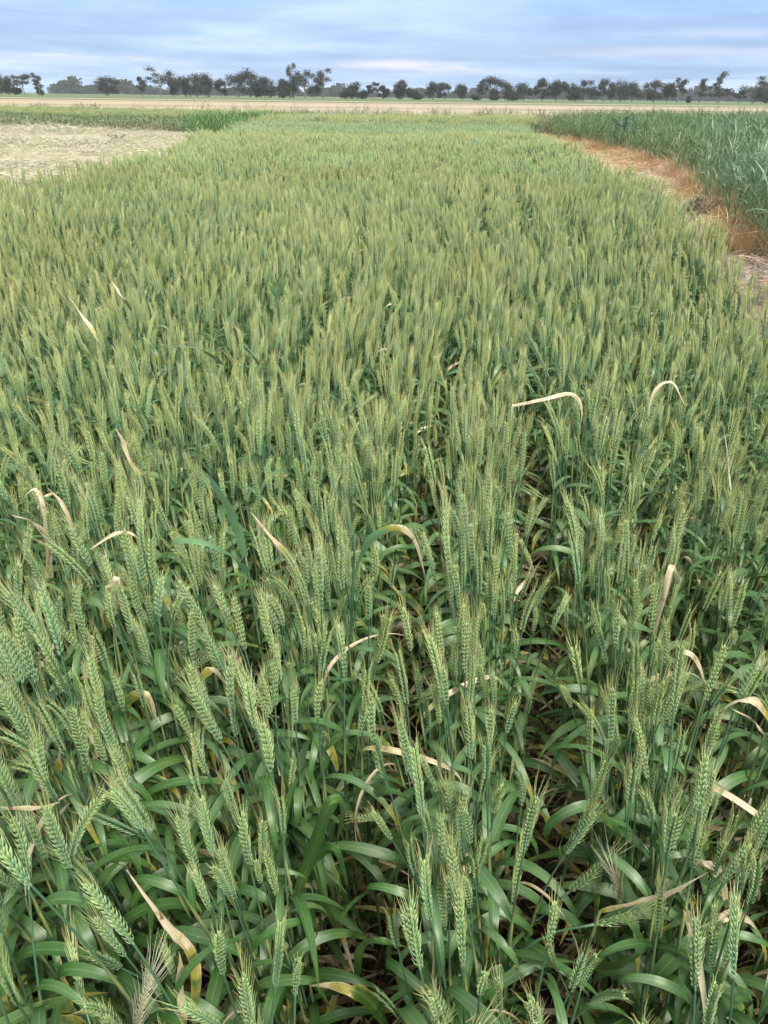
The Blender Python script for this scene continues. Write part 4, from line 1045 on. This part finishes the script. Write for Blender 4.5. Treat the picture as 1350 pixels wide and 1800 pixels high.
for k, (A, B, wd, lab) in enumerate((
        ((1028, 1440, .70), (1086, 1310, .86), .95, 'lone pale wheat ear leaning right over the dark gap at lower right'),
        ((1000, 1568, .60), (1092, 1500, .70), 1.0, 'wheat ear tilted far right with spread awns at lower right'),
        ((1045, 1625, .64), (1148, 1615, .68), .9, 'wheat ear lying almost flat, pointing right, low on the right'),
        ((312, 1190, .70), (372, 1150, .79), .9, 'wheat ear tilted right at left centre beside leaning heads'),
        ((665, 1440, .56), (612, 1430, .60), .8, 'small thin blue ear drooping over the dark gap'),
        ((660, 1160, .72), (700, 1060, .88), .95, 'wheat ear leaning right at the exact middle of the crop'),
        ((170, 1560, .64), (108, 1480, .78), 1.0, 'light green ear leaning left near the bottom left corner'),
        ((810, 1500, .64), (780, 1350, .80), .95, 'yellowish curved ear right of the dark gap'),
        ((235, 1840, .58), (238, 1730, .74), 10, 'bleached ear with long white awns at the bottom left'),
        ((1090, 1590, .58), (1098, 1530, .70), 10, 'frayed ear with white awns low at right centre'))):
    special('wheat_plant', lab, 'wheat', [], [(A, B, 840 + k, wd, None)])

# ------------------------------------------------------------------ weeds and shrubs round the plots
def leafy(name, label, cat, loc, h, w, mat, n, leaf=(.03, .09), stems=7, seed=1, taper=.5, group=None):
    rnd = random.Random(seed); o = bpy.data.objects.new(name, None); COL.objects.link(o); o.location = loc; tag(o, label, cat, group)
    st = MB(); fo = MB()
    for k in range(stems):
        a = rnd.uniform(0, 6.28); r = rnd.uniform(0, .5) * w; top = np.array([math.cos(a) * r, math.sin(a) * r, h * rnd.uniform(.7, 1)])
        tube(st, [[top[0] * .15, top[1] * .15, 0], [top[0] * .5, top[1] * .5, top[2] * .5], top], [.006, .005, .002], 4, [(0, 0, .2)] * 3, 0, False)
        for j in range(n // stems):
            f = rnd.uniform(.12, 1); p = top * np.array([f ** .8, f ** .8, f])
            q = MB(); blade(q, rnd.uniform(*leaf) * (1.2 - f * taper), rnd.uniform(*leaf) * .35, rnd.uniform(.5, 1.6), rnd.uniform(.2, 1.4), rnd, segs=3, base_w=.5)
            fo.join(q, Matrix.Translation(p) @ Matrix.Rotation(rnd.uniform(0, 6.28), 4, 'Z'), 0)
    link('stems', st.mesh('stems', [mat]), o); link('foliage', fo.mesh('foliage', [mat]), o); return o
M_BLUEW = blade_mat('blue_weed', (0.12, 0.22, 0.17, 1), (0.17, 0.28, 0.21, 1), trans=.15)
M_DARKW = blade_mat('dark_weed', (0.09, 0.22, 0.06, 1), (0.14, 0.28, 0.08, 1), trans=.15)
leafy('leafy_weed', 'tall blue grey leafy weed standing in the edge of the right plot', 'weed', hit(1092, 268), 1.02, 1.0, M_BLUEW, 900, (.06, .16), 14, 1)
leafy('leafy_weed', 'smaller blue grey weed left of the tall one', 'weed', hit(1022, 246), .72, 1.2, M_BLUEW, 420, (.06, .14), 9, 2)
leafy('green_bush', 'round bright green bush where the sprayed track ends', 'bush', hit(968, 240), .62, 1.7, M_DARKW, 900, (.05, .14), 14, 3)
leafy('green_bush', 'dark green tussock at the right end of the mown straw', 'bush', hit(380, 236), .70, 1.9, M_DARKW, 900, (.07, .2), 14, 4)
leafy('green_bush', 'small green weed growing in the mown straw', 'weed', hit(206, 247), .20, .9, M_GRASS, 420, (.03, .07), 12, 5)
leafy('dead_bush', 'dark brown dead weed lying on the sprayed track', 'weed', hit(1222, 384), .32, .8, M_WEEDD, 800, (.03, .07), 30, 6)
leafy('dead_bush', 'purplish dry weed behind the plot right of middle', 'weed', hit(950, 216), .85, 2.2, M_WEEDD, 700, (.05, .15), 14, 7)
leafy('dead_bush', 'greyish dry weed behind the plot near the middle', 'weed', hit(842, 214), .70, 1.7, M_WEEDD, 600, (.05, .15), 14, 8)
for k, (x, y, w) in enumerate(((70, 196, 2.5), (140, 197, 3), (170, 196, 1.6))):
    leafy('dead_bush', 'brownish dry weed behind the left green crop, %s of three' % ('leftmost', 'middle', 'rightmost')[k], 'weed', hit(x, y + 3), .75, w, M_WEEDD, 600, (.05, .15), 14, 20 + k, group='dry weeds at the back left')

# ------------------------------------------------------------------ air
hz = bpy.data.meshes.new('haze'); x0, x1, y0, y1, z0, z1 = -3000, 3000, -300, 3000, -1, 24
hz.from_pydata([(x, y, z) for z in (z0, z1) for y in (y0, y1) for x in (x0, x1)], [], [(0, 2, 3, 1), (4, 5, 7, 6), (0, 1, 5, 4), (2, 6, 7, 3), (0, 4, 6, 2), (1, 3, 7, 5)])
m, t = new_mat('haze'); pv = t.nodes.new('ShaderNodeVolumePrincipled'); pv.inputs['Density'].default_value = .00014; pv.inputs['Color'].default_value = (.80, .88, 1, 1)
oo = t.nodes.new('ShaderNodeOutputMaterial'); t.links.new(pv.outputs[0], oo.inputs['Volume']); hz.materials.append(m)
h = bpy.data.objects.new('haze', hz); COL.objects.link(h); tag(h, 'thin bluish air over the plain', None, None, 'stuff')
